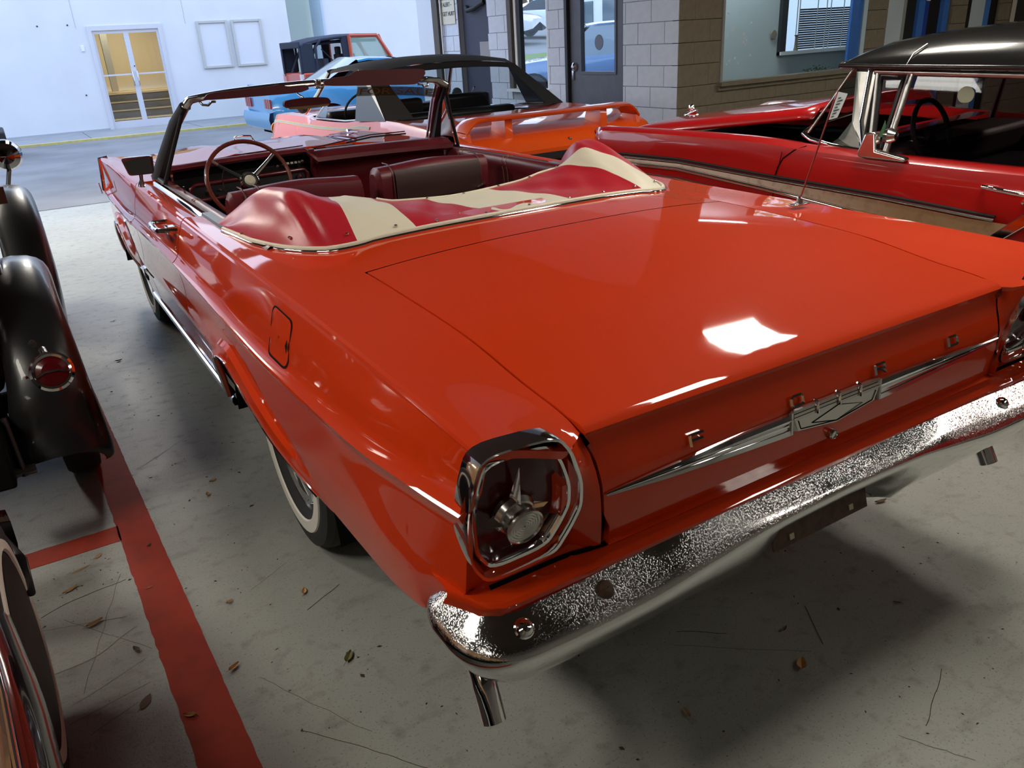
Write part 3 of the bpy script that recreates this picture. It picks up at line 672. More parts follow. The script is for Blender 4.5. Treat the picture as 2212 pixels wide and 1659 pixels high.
# sun visors
VIS = mat('visor_maroon', (.060, .004, .007), rough=.6, spec=.25)
def visor(name, P, y, m=VIS):
    pts = rounded(P, .22, 3)
    pts = [(-1.42+(x+1.42)*.980, 1.566-(1.566-z)*.980) for x, z in pts]; y -= .085
    return MB().prism([(x, y+(z-1.40)*.25, z) for x, z in pts], (0, .016, 0)).build(name, m, car, smooth=True, sharp=40)
visor('sun_visor', [(.030, 1.388), (.030, 1.412), (.075, 1.424), (.16, 1.427), (.22, 1.452), (.60, 1.436), (.605, 1.41), (.55, 1.366), (.52, 1.360)], 3.15)
visor('sun_visor', [(-.585, 1.368), (-.545, 1.400), (-.235, 1.408), (-.205, 1.414), (-.16, 1.401), (-.06, 1.402), (-.055, 1.380), (-.11, 1.367)], 3.15)
ob = MB().box((0, 3.165, 1.405), (.028, .03, .036)).box((.0, 3.15, 1.385), (.045, .02, .012)).build('visor_bracket', CHROME2, car, bevel=.004)
im = MB().prism([(x, 3.10, z) for x, z in rounded([(-.202, 1.338), (-.10, 1.345), (.02, 1.338), (.036, 1.315), (.02, 1.300), (-.10, 1.295), (-.19, 1.300), (-.208, 1.315)], .3, 3)], (0, .03, 0)).build('rear_view_mirror', VIS, car, sharp=40)
MB().prism([(x, 3.097, z) for x, z in ((-.195, 1.306), (.025, 1.306), (.015, 1.297), (-.10, 1.292), (-.185, 1.297))], (0, .02, 0)).build('mirror_glass_edge', mat('gold_mirror', (.55, .42, .22), rough=.15, metal=1), im, smooth=False)
tube('mirror_arm', [(-.10, 3.12, 1.345), (-.115, 3.15, 1.362), (-.10, 3.21, 1.385)], .005, CHROME, im)
# wipers
WB = mat('wiper_black', (.02, .02, .022), rough=.4)
for P in ([(.10, 3.735, 1.03), (.30, 3.70, 1.055), (.45, 3.665, 1.075), (.66, 3.63, 1.075)], [(-.66, 3.66, 1.02), (-.50, 3.69, 1.035), (-.28, 3.715, 1.045), (.05, 3.735, 1.05)]):
    w_ = tube('windshield_wiper', P, .0035, WB, car, n=5); tube('wiper_blade', [(x, y-.012, z-.012) for x, y, z in P[1:]], .005, BLACK, w_, n=5)
# side mirror, door handle
sm = MB().prism([(x, 3.15, z) for x, z in rounded([(-.992, 1.150), (-.856, 1.148), (-.862, 1.066), (-.972, 1.068)], .14, 3)], (.01, .045, 0)).build('side_mirror', mat('dark_chrome_rim', (.25, .25, .25), rough=.15, metal=1), car, sharp=40)
MB().add([(x, 3.147-(1.144-z)*.22-(x+.864)*.05, z) for x, z in rounded([(-.984, 1.144), (-.864, 1.142), (-.869, 1.073), (-.966, 1.074)], .12, 3)], [tuple(range(16))]).build('mirror_glass', mat('mirror', (.75, .76, .72), rough=.01, metal=1), sm, smooth=False)
tube('mirror_stem', [(-.915, 3.20, 1.07), (-.918, 3.20, 1.04), (-.925, 3.205, 1.008)], [.010, .009, .018], CHROME, sm)
dh = MB()
for (P, r) in (([(-.925, 2.345, .935), (-.975, 2.35, .942), (-1.0, 2.38, .942), (-1.0, 2.53, .942), (-.98, 2.56, .942), (-.925, 2.57, .938)], .014),): dh.tube(spline(P, 3), r, n=8, flat=(1, .7))
dh.box((-.945, 2.37, .94), (.05, .05, .028)); dh.build('door_handle', CHROME, car, bevel=.003)
MB().lathe([(.009, 0), (.009, -.004), (.001, -.005)], (-.952, 2.335, .868), 'x', 14).build('door_lock', CHROME, car)
dh2 = MB().tube([(.925, 2.345, .935), (.985, 2.36, .942), (.990, 2.50, .942), (.925, 2.55, .938)], .010, n=8).build('door_handle', CHROME, car)
# ------------------------------------------------------------------ boot cover
def yrear(x):
    a = abs(x)
    if a < .55: return 1.30-.04*math.cos(a*2.5)
    t = min(1, (a-.55)/.29); return lerp(1.283, 2.03, 1-math.sqrt(max(0, 1-t**2.6)))
def yfront(x):
    a = abs(x); f = H([(0, 1.80), (.35, 1.80), (.55, 1.84), (.66, 1.98), (.84, 2.04)])(a); return max(f, yrear(x)+.012)
_hl = H([(0, 0), (.22, .005), (.34, .035), (.45, .062), (.54, .082), (.61, .112), (.67, .124), (.73, .100), (.80, .045), (.84, .0)])
_hr = H([(0, 0), (.30, .006), (.44, .026), (.51, .052), (.57, .100), (.63, .132), (.70, .140), (.76, .122), (.81, .08), (.84, .0)])
def _hp2(x): return _hl(-x) if x < 0 else _hr(x)
_gw = H([(-.84, 0), (-.58, .09), (-.38, .06), (-.05, -.05), (.24, -.06), (.56, -.05), (.72, -.19), (.84, 0)])
def boot_pt(x, t):
    y = lerp(yrear(x), yfront(x), t); b = max(Ztop(min(abs(x), .84), min(y, 1.4))+.006, .985)
    rise = 1-(1-min(1, t/(.55 if x < 0 else .75)))**(2.2 if x < 0 else 1.5); a = abs(x)
    w = min(1, max(0, (a-.42)/.15)); fall = 1-w*(max(0, (t-.74)/.26)**2)*.85
    z = b+_hp2(x)*rise*fall-.030*math.sin(min(1, t)*math.pi*.5)*math.exp(-(x/.25)**2)
    wr = .004*math.sin(x*23+t*7)*math.sin(t*3.1)+.003*math.sin(x*47-t*11)*t*(1-t)*4+.006*math.sin(x*9+t*2)*t
    if x < 0 and t < .6: wr += (.011*math.exp(-((x+.700)/.012)**2)-.014*math.exp(-((x+.668)/.012)**2)+.006*math.exp(-((x+.64)/.012)**2))*math.sin(min(1, t/.5)*math.pi)
    if x > .45: wr += .010*math.exp(-((x-.60)/.02)**2)*max(0, t-.55)*2.2
    return (x, y, z+wr)
BX = [(-.838, -.58, 1), (-.58, -.38, 0), (-.38, -.05, 1), (-.05, .24, 0), (.24, .56, 1), (.56, .72, 0), (.72, .838, 1)]
bc = empty('boot_cover', (0, 0, 0)); bc.parent = car
def warp(x, t):   # the stripes lean as the cover folds over the hump
    return x+t**1.25*_gw(x)
for x0, x1, red in BX:
    n = max(6, int((x1-x0)/.007)); m = MB().grid([[boot_pt(warp(lerp(x0, x1, k/n), t), t) for t in [q/26 for q in range(27)]] for k in range(n+1)])
    o = m.build('cover_panel', REDV if red else WHITEV, bc, sharp=60); o['label'] = ('red' if red else 'white')+' vinyl stripe of the boot cover'
P = [boot_pt(x, 0) for x in [-.838+1.676*k/60 for k in range(61)]]
tube('cover_piping', [(x*1.004, y-.006, z+.002) for x, y, z in P], .0075, WHITEV, bc)
tube('cover_piping', [(x, y, z) for x, y, z in [boot_pt(-.30+.86*k/28, 1) for k in range(29)]], .006, WHITEV, bc)
tube('cockpit_chrome', [(x*1.012, y-.016, max(Ztop(min(abs(x), .84), y), .99)+.001) for x, y, z in P], .006, CHROME, car)
for x in (-.82, -.74, -.60, -.44, -.30, -.12, .05, .22, .38, .54, .68, .80):
    q = boot_pt(x, .055 if abs(x) < .7 else .06); MB().lathe([(.006, 0), (.006, .004), (.003, .006), (.0005, .006)], (q[0], q[1], q[2]+.003), 'z', 10).build('snap', CHROME2, bc)
for x in (-.10, .06, .22, .37, .52):
    q = boot_pt(x, .97); MB().lathe([(.006, 0), (.006, .004), (.0005, .006)], (q[0], q[1], q[2]+.003), 'z', 10).build('snap', CHROME2, bc)
# ------------------------------------------------------------------ setting
def struct(name, mb, m, parent=None, **k):
    o = mb.build(name, m, parent, smooth=k.pop('smooth', False), **k)
    if parent is None: o['kind'] = 'structure'
    return o
def tex_mat(name, fn):
    if name in MATS: return MATS[name]
    m = bpy.data.materials.new(name); m.use_nodes = True; t = m.node_tree; b = t.nodes['Principled BSDF']; fn(t, b); MATS[name] = m; return m
def N(t, k, **v):
    n = t.nodes.new(k)
    for a, b in v.items():
        if a.startswith('i_'): n.inputs[a[2:].replace('_', ' ')].default_value = b
        else: setattr(n, a, b)
    return n
def floor_fn(t, b):
    g = N(t, 'ShaderNodeTexCoord'); L = t.links
    n1 = N(t, 'ShaderNodeTexNoise', i_Scale=1.1, i_Detail=8.0, i_Roughness=.6); n2 = N(t, 'ShaderNodeTexNoise', i_Scale=18.0, i_Detail=6.0); n3 = N(t, 'ShaderNodeTexNoise', i_Scale=150.0, i_Detail=2.0)
    mp = N(t, 'ShaderNodeMapping'); mp.inputs['Scale'].default_value = (1, 3.2, 1); mp.inputs['Rotation'].default_value = (0, 0, .5)
    n4 = N(t, 'ShaderNodeTexNoise', i_Scale=3.0, i_Detail=8.0, i_Roughness=.7)
    vo = N(t, 'ShaderNodeTexVoronoi', i_Scale=34.0); vo.feature = 'F1'
    for n in (n1, n2, n3, vo): L.new(g.outputs['Object'], n.inputs['Vector'])
    L.new(g.outputs['Object'], mp.inputs[0]); L.new(mp.outputs[0], n4.inputs['Vector'])
    r1 = N(t, 'ShaderNodeValToRGB'); e = r1.color_ramp.elements; e[0].position = .35; e[0].color = (.27, .275, .245, 1); e[1].position = .68; e[1].color = (.34, .355, .32, 1)
    L.new(n1.outputs['Fac'], r1.inputs[0])
    def over(fac_out, col, prev, amt, lo, hi):
        mr = N(t, 'ShaderNodeMapRange'); mr.inputs[1].default_value = lo; mr.inputs[2].default_value = hi; mr.inputs[4].default_value = amt
        mx = N(t, 'ShaderNodeMix', data_type='RGBA'); mx.inputs[7].default_value = (*col, 1)
        L.new(fac_out, mr.inputs[0]); L.new(mr.outputs[0], mx.inputs[0]); L.new(prev, mx.inputs[6]); return mx.outputs[2]
    c = over(n2.outputs['Fac'], (.14, .13, .11), r1.outputs[0], .55, .56, .75)
    c = over(n4.outputs['Fac'], (.12, .105, .085), c, .6, .55, .78)
    c = over(n4.outputs['Fac'], (.33, .34, .32), c, .5, .42, .25)
    c = over(vo.outputs['Distance'], (.06, .045, .03), c, .9, .055, .03)
    c = over(n3.outputs['Fac'], (.10, .095, .08), c, .55, .60, .70)
    L.new(c, b.inputs['Base Color'])
    rr = N(t, 'ShaderNodeMapRange'); rr.inputs[3].default_value = .38; rr.inputs[4].default_value = .62; L.new(n2.outputs['Fac'], rr.inputs[0]); L.new(rr.outputs[0], b.inputs['Roughness'])
    bp = N(t, 'ShaderNodeBump', i_Strength=.25, i_Distance=.003); L.new(n3.outputs['Fac'], bp.inputs['Height']); L.new(bp.outputs[0], b.inputs['Normal'])
FLOOR = tex_mat('worn_grey_floor_paint', floor_fn)
ASPH = mat('driveway_asphalt', (.17, .165, .16), rough=.85, noise=(.9, .8, (.245, .24, .235)), bump=(90, .6, .004))
LINE = mat('red_floor_paint', (.37, .040, .018), rough=.65, spec=.15, noise=(14, .55, (.25, .034, .018), .45, .7), bump=(120, .25, .002))
YEL = mat('yellow_curb_paint', (.62, .52, .14), rough=.7, noise=(10, .6, (.40, .36, .2)))
WALLW = mat('white_painted_wall', (.70, .71, .72), rough=.75, noise=(1.2, .4, (.60, .61, .63)), bump=(14, .15, .006))
TAN = mat('tan_grey_block', (.205, .175, .125), rough=.85, noise=(18, .6, (.155, .13, .09)), bump=(70, .6, .003))
BLUEG = mat('grey_painted_block', (.60, .66, .77), rough=.8, noise=(16, .5, (.52, .57, .67)), bump=(70, .5, .003))
JOINT1 = mat('grey_mortar', (.34, .37, .43), rough=.9); JOINT2 = mat('tan_mortar', (.13, .11, .08), rough=.9)
OFFW = mat('pale_office_wall', (.50, .58, .62), rough=.8, noise=(3, .3, (.40, .48, .52)))
CONC = mat('outdoor_concrete', (.24, .235, .22), rough=.9, noise=(1.3, .6, (.30, .29, .27)))
struct('floor', MB().box((1.5, 1.925, -.1), (23, 15.85, .2)), FLOOR)
struct('trim_1', MB().box((-4, 9.856, -.006), (17, .03, .016)), mat('dark_expansion_joint', (.05, .05, .05), rough=.9))
struct('floor_driveway', MB().box((-3.7, 14.55, -.12), (22.6, 9.36, .2)).box((8.7, 18.0, -.12), (2.2, 2.46, .2)), ASPH)
struct('floor_sidewalk', MB().box((-2.6, 20.42, -.08), (24.8, 2.36, .2)), mat('sidewalk_concrete', (.27, .27, .27), rough=.85, noise=(2, .6, (.34, .34, .34))))
for k in range(9): box('joint', (-7+k*2.4, 20.4, .0205), (.015, 2.3, .002), mat('joint_dark', (.1, .1, .1), rough=.9), bpy.data.objects['floor_sidewalk'])
struct('trim_2', MB().box((-2.6, 19.26, .0), (24.8, .13, .05)), YEL)
def lotz(x, y): return .15+.075*max(0, y-16.8)+.03*max(0, x-14)
LT = MB().box((9.0, 8.18, -.105), (8.7, 3.35, .2)).box((11.3, 13.33, .05), (7.4, 6.9, .2))
LT.grid([[(x, y, lotz(x, y)) for y in (9.9, 13, 16.8, 22, 30, 40, 50)] for x in (9.8, 14, 20, 28, 38, 50)])
struct('floor_lot', LT, CONC)
# ceiling and unseen walls of the garage
struct('ceiling', MB().box((1.5, 1.925, CEIL+.1), (23, 15.85, .2)), mat('ceiling_dark', (.07, .06, .05), rough=.9))
struct('wall_sky_block', MB().box((-2.8, 9.78, 3.85), (14.4, .14, 1.1)), mat('ceiling_dark', (.1, .09, .08)))  # unseen beam added to keep sky reflections off the car paint
struct('wall_back', MB().box((1.5, -6.1, CEIL/2), (23, .2, CEIL)), mat('back_wall_tan', (.22, .20, .17), rough=.9))
struct('wall_left', MB().box((-10.1, 1.9, CEIL/2), (.2, 15.9, CEIL)), mat('left_wall', (.40, .39, .37), rough=.9))
struct('wall_side_right', MB().box((13.1, 0, CEIL/2), (.2, 12, CEIL)), mat('back_wall_tan', (0, 0, 0)))
# ceiling lights
FIXL = ['reflected in the deck lid', 'above the rear of the vintage car', 'above the roof of the vintage car', 'behind the camera on the right', 'above the right rear corner of the convertible', 'behind the camera on the left', 'near the driveway on the left', 'added above the nose of the convertible in place of daylight', 'above the roof of the red car', 'in the far right rear corner']
LAMPE = mat('fluorescent_tube', (1, 1, 1), emit=((1, .95, .86), 7))
for i, (x, y, r_, fl, pw) in enumerate(FIX):
    t = empty('ceiling_light', (x, y, LAMPZ), r_, label='fluorescent ceiling fixture '+FIXL[i], cat='light', group='fluorescent ceiling fixtures')
    box('housing', (0, 0, -.03), (.62, fl+.06, .06), mat('fixture_white', (.7, .7, .68), rough=.5), t)
    for k in (-.2, .2): tube('suspension_rod', [(k, 0, 0), (k, 0, CEIL-LAMPZ)], .006, CHROME2, t, n=5)
    for k in (-.2, 0, .2): MB().tube([(k, -fl/2, -.085), (k, fl/2, -.085)], .022, n=8).build('lamp_tube', LAMPE, t)
    area('fixture_light', (x, y, LAMPZ-.12), (.56, fl), pw, (1, .93, .82), (0, 0, r_))
# far white wall (y = 21.5) with its doorway
FW = MB()
for (x0, x1, z0, z1) in ((-14, .86, 0, 4.6), (.86, 2.47, 2.31, 4.6), (2.47, 5.65, 0, 4.6), (6.62, 9.7, 0, 4.6)):
    FW.box(((x0+x1)/2, 21.6, (z0+z1)/2), (x1-x0, .2, z1-z0))
fw = struct('wall_far', FW, WALLW)
for x in (.62, 2.47+.6): box('hairline_joint', (x, 21.497, 3.2), (.012, .004, 1.8), mat('joint_pale', (.5, .51, .53), rough=.9), fw)
struct('wall_recess', MB().box((6.1, 22.5, 2.3), (1.6, .1, 4.6)).box((5.6, 22.05, 2.3), (.1, .9, 4.6)), mat('pale_green_wall', (.55, .62, .56), rough=.8))
struct('wall_recess_edge', MB().box((6.60, 21.9, 2.3), (.05, .9, 4.6)), mat('pale_blue_edge', (.45, .55, .66), rough=.7))
struct('baseboard_far', MB().box((-6.5, 21.49, .03), (14.7, .02, .05)).box((4.06, 21.49, .03), (3.1, .02, .05)), mat('skirting_grey', (.4, .42, .45), rough=.8))
ALU = mat('white_aluminium', (.66, .66, .70), rough=.4, metal=.2)
dr = empty('door_1', (1.665, 21.5, 0)); dr['kind'] = 'structure'
F_ = MB().box((-.785, .02, 1.165), (.09, .12, 2.33)).box((.785, .02, 1.165), (.09, .12, 2.33)).box((0, .02, 2.28), (1.48, .11, .10)); F_.build('door_frame', ALU, dr, smooth=False)
for s in (-1, 1):
    lf = MB(); cx = s*.375
    lf.box((cx-.345, .04, 1.12), (.06, .05, 2.2)).box((cx+.345, .04, 1.12), (.06, .05, 2.2)).box((cx, .04, 2.19), (.63, .048, .07)).box((cx, .04, .10), (.63, .048, .17)).box((cx, .04, 1.24), (.63, .048, .035))
    d = lf.build('door_leaf', ALU, dr, smooth=False)
    box('door_glass', (cx, .04, 1.15), (.63, .008, 2.05), GLASS, d)
    tube('pull_handle', [(s*.055, .0, 1.30), (s*.055, -.05, 1.30), (s*.055, -.05, .98), (s*.055, .0, .98)], .015, CHROME, d)
box('cylinder_lock', (.035, .01, 1.42), (.03, .02, .03), CHROME2, dr)
# stair hall behind the doors
SH = mat('warm_hall_wall', (.60, .50, .34), rough=.8)
struct('wall_hall_back', MB().box((1.9, 25.6, 1.6), (3.2, .1, 3.4)), SH); struct('wall_hall_right', MB().box((3.15, 23.6, 1.6), (.1, 3.8, 3.4)), SH); struct('wall_hall_left', MB().box((.35, 23.6, 1.6), (.1, 3.8, 3.4)), mat('hall_green_grey', (.10, .13, .10), rough=.8, noise=(2.5, .8, (.25, .32, .2))))
struct('ceiling_hall', MB().box((1.7, 23.6, 3.0), (3, 4, .1)), mat('hall_ceiling', (.6, .57, .5), rough=.9))
TILE = mat('grey_brown_tile', (.20, .17, .14), rough=.5, noise=(5, .6, (.27, .235, .2))); NOSE = mat('pale_wood_nosing', (.55, .40, .22), rough=.4); MORT = mat('dark_grout', (.09, .08, .07), rough=.9)
st = empty('stair', (1.76, 22.3, 0), label='short flight of grey tiled steps behind the glass double door', cat='stairs')
for k in range(4):
    y = .30*k; z0 = .19*k
    box('step_body', (0, y+.16, z0+.08), (2.50, .32, .16), MORT, st)
    for j in range(6):
        o = box('tile', (-1.0+.41*j-(.05 if k % 2 else 0), y-.004, z0+.08), (.41, .012, .15), TILE, st)
    box('nosing', (0, y+.13, z0+.177), (2.50, .34, .022), NOSE, st)
box('landing', (0, 2.2, .75), (2.5, 1.9, .04), NOSE, st)
hr = empty('handrail', (2.75, 22.6, 0), label='dark metal handrail sloping along the warm wall behind the double door', cat='handrail')
tube('rail', [(.12, .7, 1.86), (.12, -.5, 1.0), (.12, -.62, .98)], .028, mat('dark_bronze', (.04, .03, .025), rough=.4, metal=.6), hr); tube('rail_bracket', [(.12, .65, 1.82), (.36, .65, 1.82)], .02, MATS['dark_bronze'], hr)
area('hall_lamp', (1.8, 23.8, 2.9), (1.2, 1.2), 62, (1, .92, .78))
pl = tag(MB().add([(.42+.06*k, 25.4+.05*(k % 2), z) for k in range(12) for z in (.8, 2.9)], [(2*k, 2*k+2, 2*k+3, 2*k+1) for k in range(11)]).build('curtain', mat('dark_green_curtain', (.05, .10, .05), rough=.9, noise=(5, .9, (.25, .35, .18))), None), 'dark green patterned curtain hanging left in the hall behind the glass door', 'curtain')
tag(box('hall_column', (1.42, 23.9, 1.9), (.16, .16, 2.2), mat('cream_column', (.6, .55, .45), rough=.7)), 'narrow cream pillar standing on the landing behind the left door leaf', 'column')
# empty poster frames, small box, wall dots
for i, (x0, x1) in enumerate(((3.31, 4.07), (4.16, 4.93))):
    p = empty('poster_frame', ((x0+x1)/2, 21.49, 1.8), label=('left' if i == 0 else 'right')+' one of the two empty white poster frames on the far wall', cat='frame', group='empty poster frames')
    w, h = (x1-x0)/2, .55; m = MB()
    for sx in (-1, 1): m.box((sx*(w-.03), -.02, 0), (.06, .05, 2*h))
    for sz in (-1, 1): m.box((0, -.02, sz*(h-.03)), (2*w-.12, .05, .06))
    m.build('frame', mat('grey_beige_frame', (.50, .50, .48), rough=.5), p, smooth=False, bevel=.008); box('backing_sheet', (0, -.005, 0), (2*w-.1, .006, 2*h-.1), mat('white_sheet', (.68, .69, .72), rough=.6), p)
tag(box('wall_switch', (.66, 21.49, 1.86), (.07, .03, .13), mat('white_plastic', (.8, .8, .8), rough=.4), bevel=.005), 'small white box on the far wall left of the double door', 'switch')
for i, (x, z) in enumerate(((-.16, 2.37), (.46, 2.37), (.49, .84))): tag(MB().lathe([(.018, 0), (.014, -.02), (.001, -.022)], (x, 21.498, z), 'y', 10).build('wall_anchor', BLACK), ['black anchor plug high on the far wall, farthest left', 'black anchor plug high on the far wall above the white box', 'black anchor plug low on the far wall beside the door'][i], 'anchor', 'black anchor plugs on the far wall')
# ------------------------------------------------------------------ block walls
def blocks(parent, org, ux, n, courses, m, off=0, z0=0, skip=lambda u0, u1, z: False, depth=.012, out=(0, -1), lim=None):
    """individual concrete blocks, proud of the mortar; ux unit direction along the wall"""
    ux = Vector((*ux, 0)); ot = Vector((*out, 0)); me = None
    for c in range(courses):
        z = z0+.2032*c; u = -(.2032 if c % 2 else 0)+off
        while u < n:
            a, b_ = max(u, 0)+.004, min(u+.4064, n)-.004
            if b_-a > .03:
                for (p, q) in cut(a, b_, z, skip):
                    if q-p > .02:
                        o = MB(); L_ = q-p+(.0062 if m is TAN else 0); M_ = Matrix((tuple(ux), tuple(ot), (0, 0, 1))).transposed()
                        key = round(L_, 3)
                        me = BLK.get((m.name, key))
                        if me is None:
                            ob = MB().box((0, 0, 0), (L_, depth*2, .1985 if m is TAN else .197)).build('block', m, parent, smooth=False, bevel=.003); BLK[(m.name, key)] = ob.data
                        else:
                            ob = bpy.data.objects.new('block', me); COL.objects.link(ob); ob.parent = parent
                            s_ = ob.modifiers.new('bev', 'BEVEL'); s_.width = .003; s_.segments = 2
                        ob.location = Vector(org)+ux*((p+q)/2)+Vector((0, 0, z+.1016))+ot*0; ob.rotation_euler = (0, 0, math.atan2(ux.y, ux.x))
            u += .4064
BLK = {}
def cut(a, b, z, holes):
    segs = [(a, b)]
    for (h0, h1, zz0, zz1) in holes:
        if z+.19 > zz0 and z+.01 < zz1:
            ns = []
            for p, q in segs:
                if h1 <= p or h0 >= q: ns.append((p, q)); continue
                if h0 > p: ns.append((p, h0))
                if h1 < q: ns.append((h1, q))
            segs = ns
    return segs
# wall x = 4.4 (u runs from the corner at y=5.3 towards +y); holes in u
HO = [(.85, 1.87, 0, 2.12), (2.28, 3.13, .92, 2.6), (3.68, 4.5, 0, 2.4)]
wr = MB()
def wallseg(mb, u0, u1, z0, z1, ax): 
    if ax == 'x': mb.box((4.5, 5.3+(u0+u1)/2, (z0+z1)/2), (.18, u1-u0, z1-z0))
    else: mb.box((4.4+(u0+u1)/2, 5.41, (z0+z1)/2), (u1-u0, .2, z1-z0))
us = [0, .85, 1.87, 2.28, 3.13, 3.68, 4.5, 4.98]
wallseg(wr, .1, .85, 0, CEIL, 'x'); wallseg(wr, .85, 1.87, 2.12, CEIL, 'x'); wallseg(wr, 1.87, 2.28, 0, CEIL, 'x'); wallseg(wr, 2.28, 3.13, 0, .92, 'x'); wallseg(wr, 2.28, 3.13, 2.6, CEIL, 'x'); wallseg(wr, 3.13, 3.68, 0, CEIL, 'x'); wallseg(wr, 3.68, 4.5, 2.4, CEIL, 'x'); wallseg(wr, 4.5, 4.98, 0, CEIL, 'x')
wr = struct('wall_right', wr, JOINT1)
blocks(wr, (4.408, 5.3, 0), (0, 1), 4.98, 13, BLUEG, skip=HO, out=(-1, 0))
blocks(wr, (4.60, 10.276, 0), (-1, 0), .20, 13, BLUEG, skip=[], out=(0, 1))
# tan wall y = 5.3 (u from x=4.4 to the right)
HT = [(.57, 2.80, 1.02, 2.7), (3.20, 4.45, 0, 2.7), (4.78, 5.50, 0, 2.7)]
wt = MB()
for u0, u1, z0, z1 in ((.1, .57, 0, CEIL), (.57, 2.8, 0, 1.02), (.57, 2.8, 2.7, CEIL), (2.8, 3.2, 0, CEIL), (3.2, 4.45, 2.7, CEIL), (4.45, 4.78, 0, CEIL), (4.78, 5.5, 2.7, CEIL), (5.5, 8.7, 0, CEIL)): wallseg(wt, u0, u1, z0, z1, 'y')
wt = struct('wall_tan', wt, JOINT2)
blocks(wt, (4.4, 5.308, 0), (1, 0), 6.6, 13, TAN, off=-.2, skip=HT)
# tan window: sill, panes, office behind it
w1 = empty('window_1', (6.08, 5.3, 0)); w1['kind'] = 'structure'
MB().box((0, -.02, 1.005), (2.3, .12, .035)).box((0, .0, .965), (2.3, .07, .04)).build('window_sill', TAN, w1, smooth=False)
MB().box((-1.10, .03, 1.85), (.03, .1, 1.66)).build('window_frame', mat('grey_steel_frame', (.28, .29, .28), rough=.5), w1, smooth=False)
MB().box((.985, .02, 1.85), (.06, .12, 1.66)).build('blue_post', mat('blue_painted_steel', (.045, .16, .50), rough=.4), w1, smooth=False)
MB().box((1.085, .02, 1.85), (.07, .10, 1.66)).build('pale_post', mat('pale_blue_steel', (.48, .62, .72), rough=.5), w1, smooth=False)
box('window_glass', (-.05, .05, 1.85), (2.06, .006, 1.66), GLASS, w1)
for k in range(16):
    rx, rz = random.uniform(-1.0, -.55), random.uniform(1.15, 1.75)
    MB().lathe([(random.uniform(.006, .016), 0), (.001, -.001)], (rx, .045, rz), 'y', 8).build('reflection_speck', mat('white_speck', (.75, .78, .78), rough=.7), w1)  # pale discs imitate specks reflected in the glass
OB = MB()
for x0, x1, z0, z1 in ((4.62, 6.95, 0, CEIL), (6.95, 8.44, 0, 1.18), (6.95, 8.44, 2.5, CEIL), (8.44, 14.7, 0, CEIL)): OB.box(((x0+x1)/2, 6.35, (z0+z1)/2), (x1-x0, .08, z1-z0))
struct('wall_office', OB, OFFW)
struct('ceiling_office', MB().box((9.6, 5.93, 2.95), (10, .76, .1)), mat('office_ceiling', (.7, .7, .7), rough=.9))
struct('wall_office_left', MB().box((4.64, 5.9, 1.5), (.06, .8, 3)), OFFW)
area('office_lamp', (5.8, 5.9, 2.85), (1.6, .3), 26, (.85, .95, 1)); area('office_lamp', (9.2, 5.9, 2.85), (1.6, .3), 14, (.85, .95, 1))
w2 = empty('window_2', (7.695, 6.35, 0)); w2['kind'] = 'structure'
MB().box((-.70, -.03, 1.85), (.10, .12, 1.34)).box((.70, -.03, 1.85), (.08, .12, 1.34)).build('window_frame', mat('dark_steel', (.03, .035, .04), rough=.4), w2, smooth=False)
MB().box((0, -.04, 1.20), (1.5, .14, .04)).build('window_sill', mat('white_sill', (.75, .78, .8), rough=.5), w2, smooth=False)
box('window_glass', (0, 0, 1.85), (1.34, .006, 1.3), GLASS, w2)
for k in range(18): box('blind_slat', (.13, -.02, 1.24+.026*k), (.98, .012, .020), mat('blind_dark', (.05, .055, .07), rough=.5), w2)
for k in (-.42, -.38, -.05, .12, .2, .45): box('blind_cord', (k, -.035, 1.6), (.012, .006, .8), mat('pale_cord', (.5, .55, .55), rough=.6), w2)
tag(MB().lathe([(.001, -.01), (.05, -.008), (.055, 0), (.05, .008), (.001, .01)], (6.85, 6.29, 1.42), 'y', 24).build('round_tag', mat('grey_brown_tag', (.26, .23, .18), rough=.6)), 'round grey-brown tag hanging behind the office window', 'tag')
tag(MB().lathe([(.03, 0), (.02, .05), (.015, .16), (.03, .18)], (7.25, 6.28, 1.22), 'z', 12).build('bottle', mat('brown_bottle', (.20, .17, .13), rough=.3)), 'small brownish bottle on the white sill of the office window', 'bottle')
# plants on the window sill (green leaves)
pt = MB(); random.seed(11)
for k in range(60):
    x = 6.62+random.gauss(0, .12); y = 5.42+random.uniform(-.03, .03); z = 1.03+abs(random.gauss(0, .022)); a = random.uniform(0, 6.28); l = .03
    pt.add([(x, y, z), (x+l*math.cos(a), y+l*.3*math.sin(a), z+.012), (x+l*1.5*math.cos(a), y, z+.004), (x+l*math.cos(a+.5), y+l*.3*math.sin(a+.5), z-.004)], [(0, 1, 2, 3)])
tag(pt.build('ivy', mat('dark_green_leaf', (.05, .085, .03), rough=.6), None, smooth=False), 'low green ivy lying along the window ledge', 'plant', kind='stuff')
# openings further right: blue posts, dark glass, pale panels
w3 = empty('window_3', (8.2, 5.3, 0)); w3['kind'] = 'structure'
for x0, x1, nm, m in ((7.62, 8.00, 'pale_panel', MATS['pale_office_wall']), (8.0, 8.06, 'grey_frame', MATS['grey_steel_frame']), (8.06, 8.24, 'dark_gap', BLACK), (8.24, 8.36, 'blue_post', MATS['blue_painted_steel']), (8.40, 8.50, 'deep_blue_panel', mat('deep_blue', (.015, .05, .30), rough=.4)), (8.50, 8.72, 'black_glass', mat('black_glass', (.01, .01, .012), rough=.1)), (8.74, 8.85, 'blue_post', MATS['blue_painted_steel'])):
    box(nm, ((x0+x1)/2-8.2, .06 if 'post' in nm else .10, 1.35), (x1-x0, .05, 2.7), m, w3)
box('white_tag', (.25, .06, 1.78), (.05, .02, .17), mat('white_plastic', (.8, .8, .8)), w3)
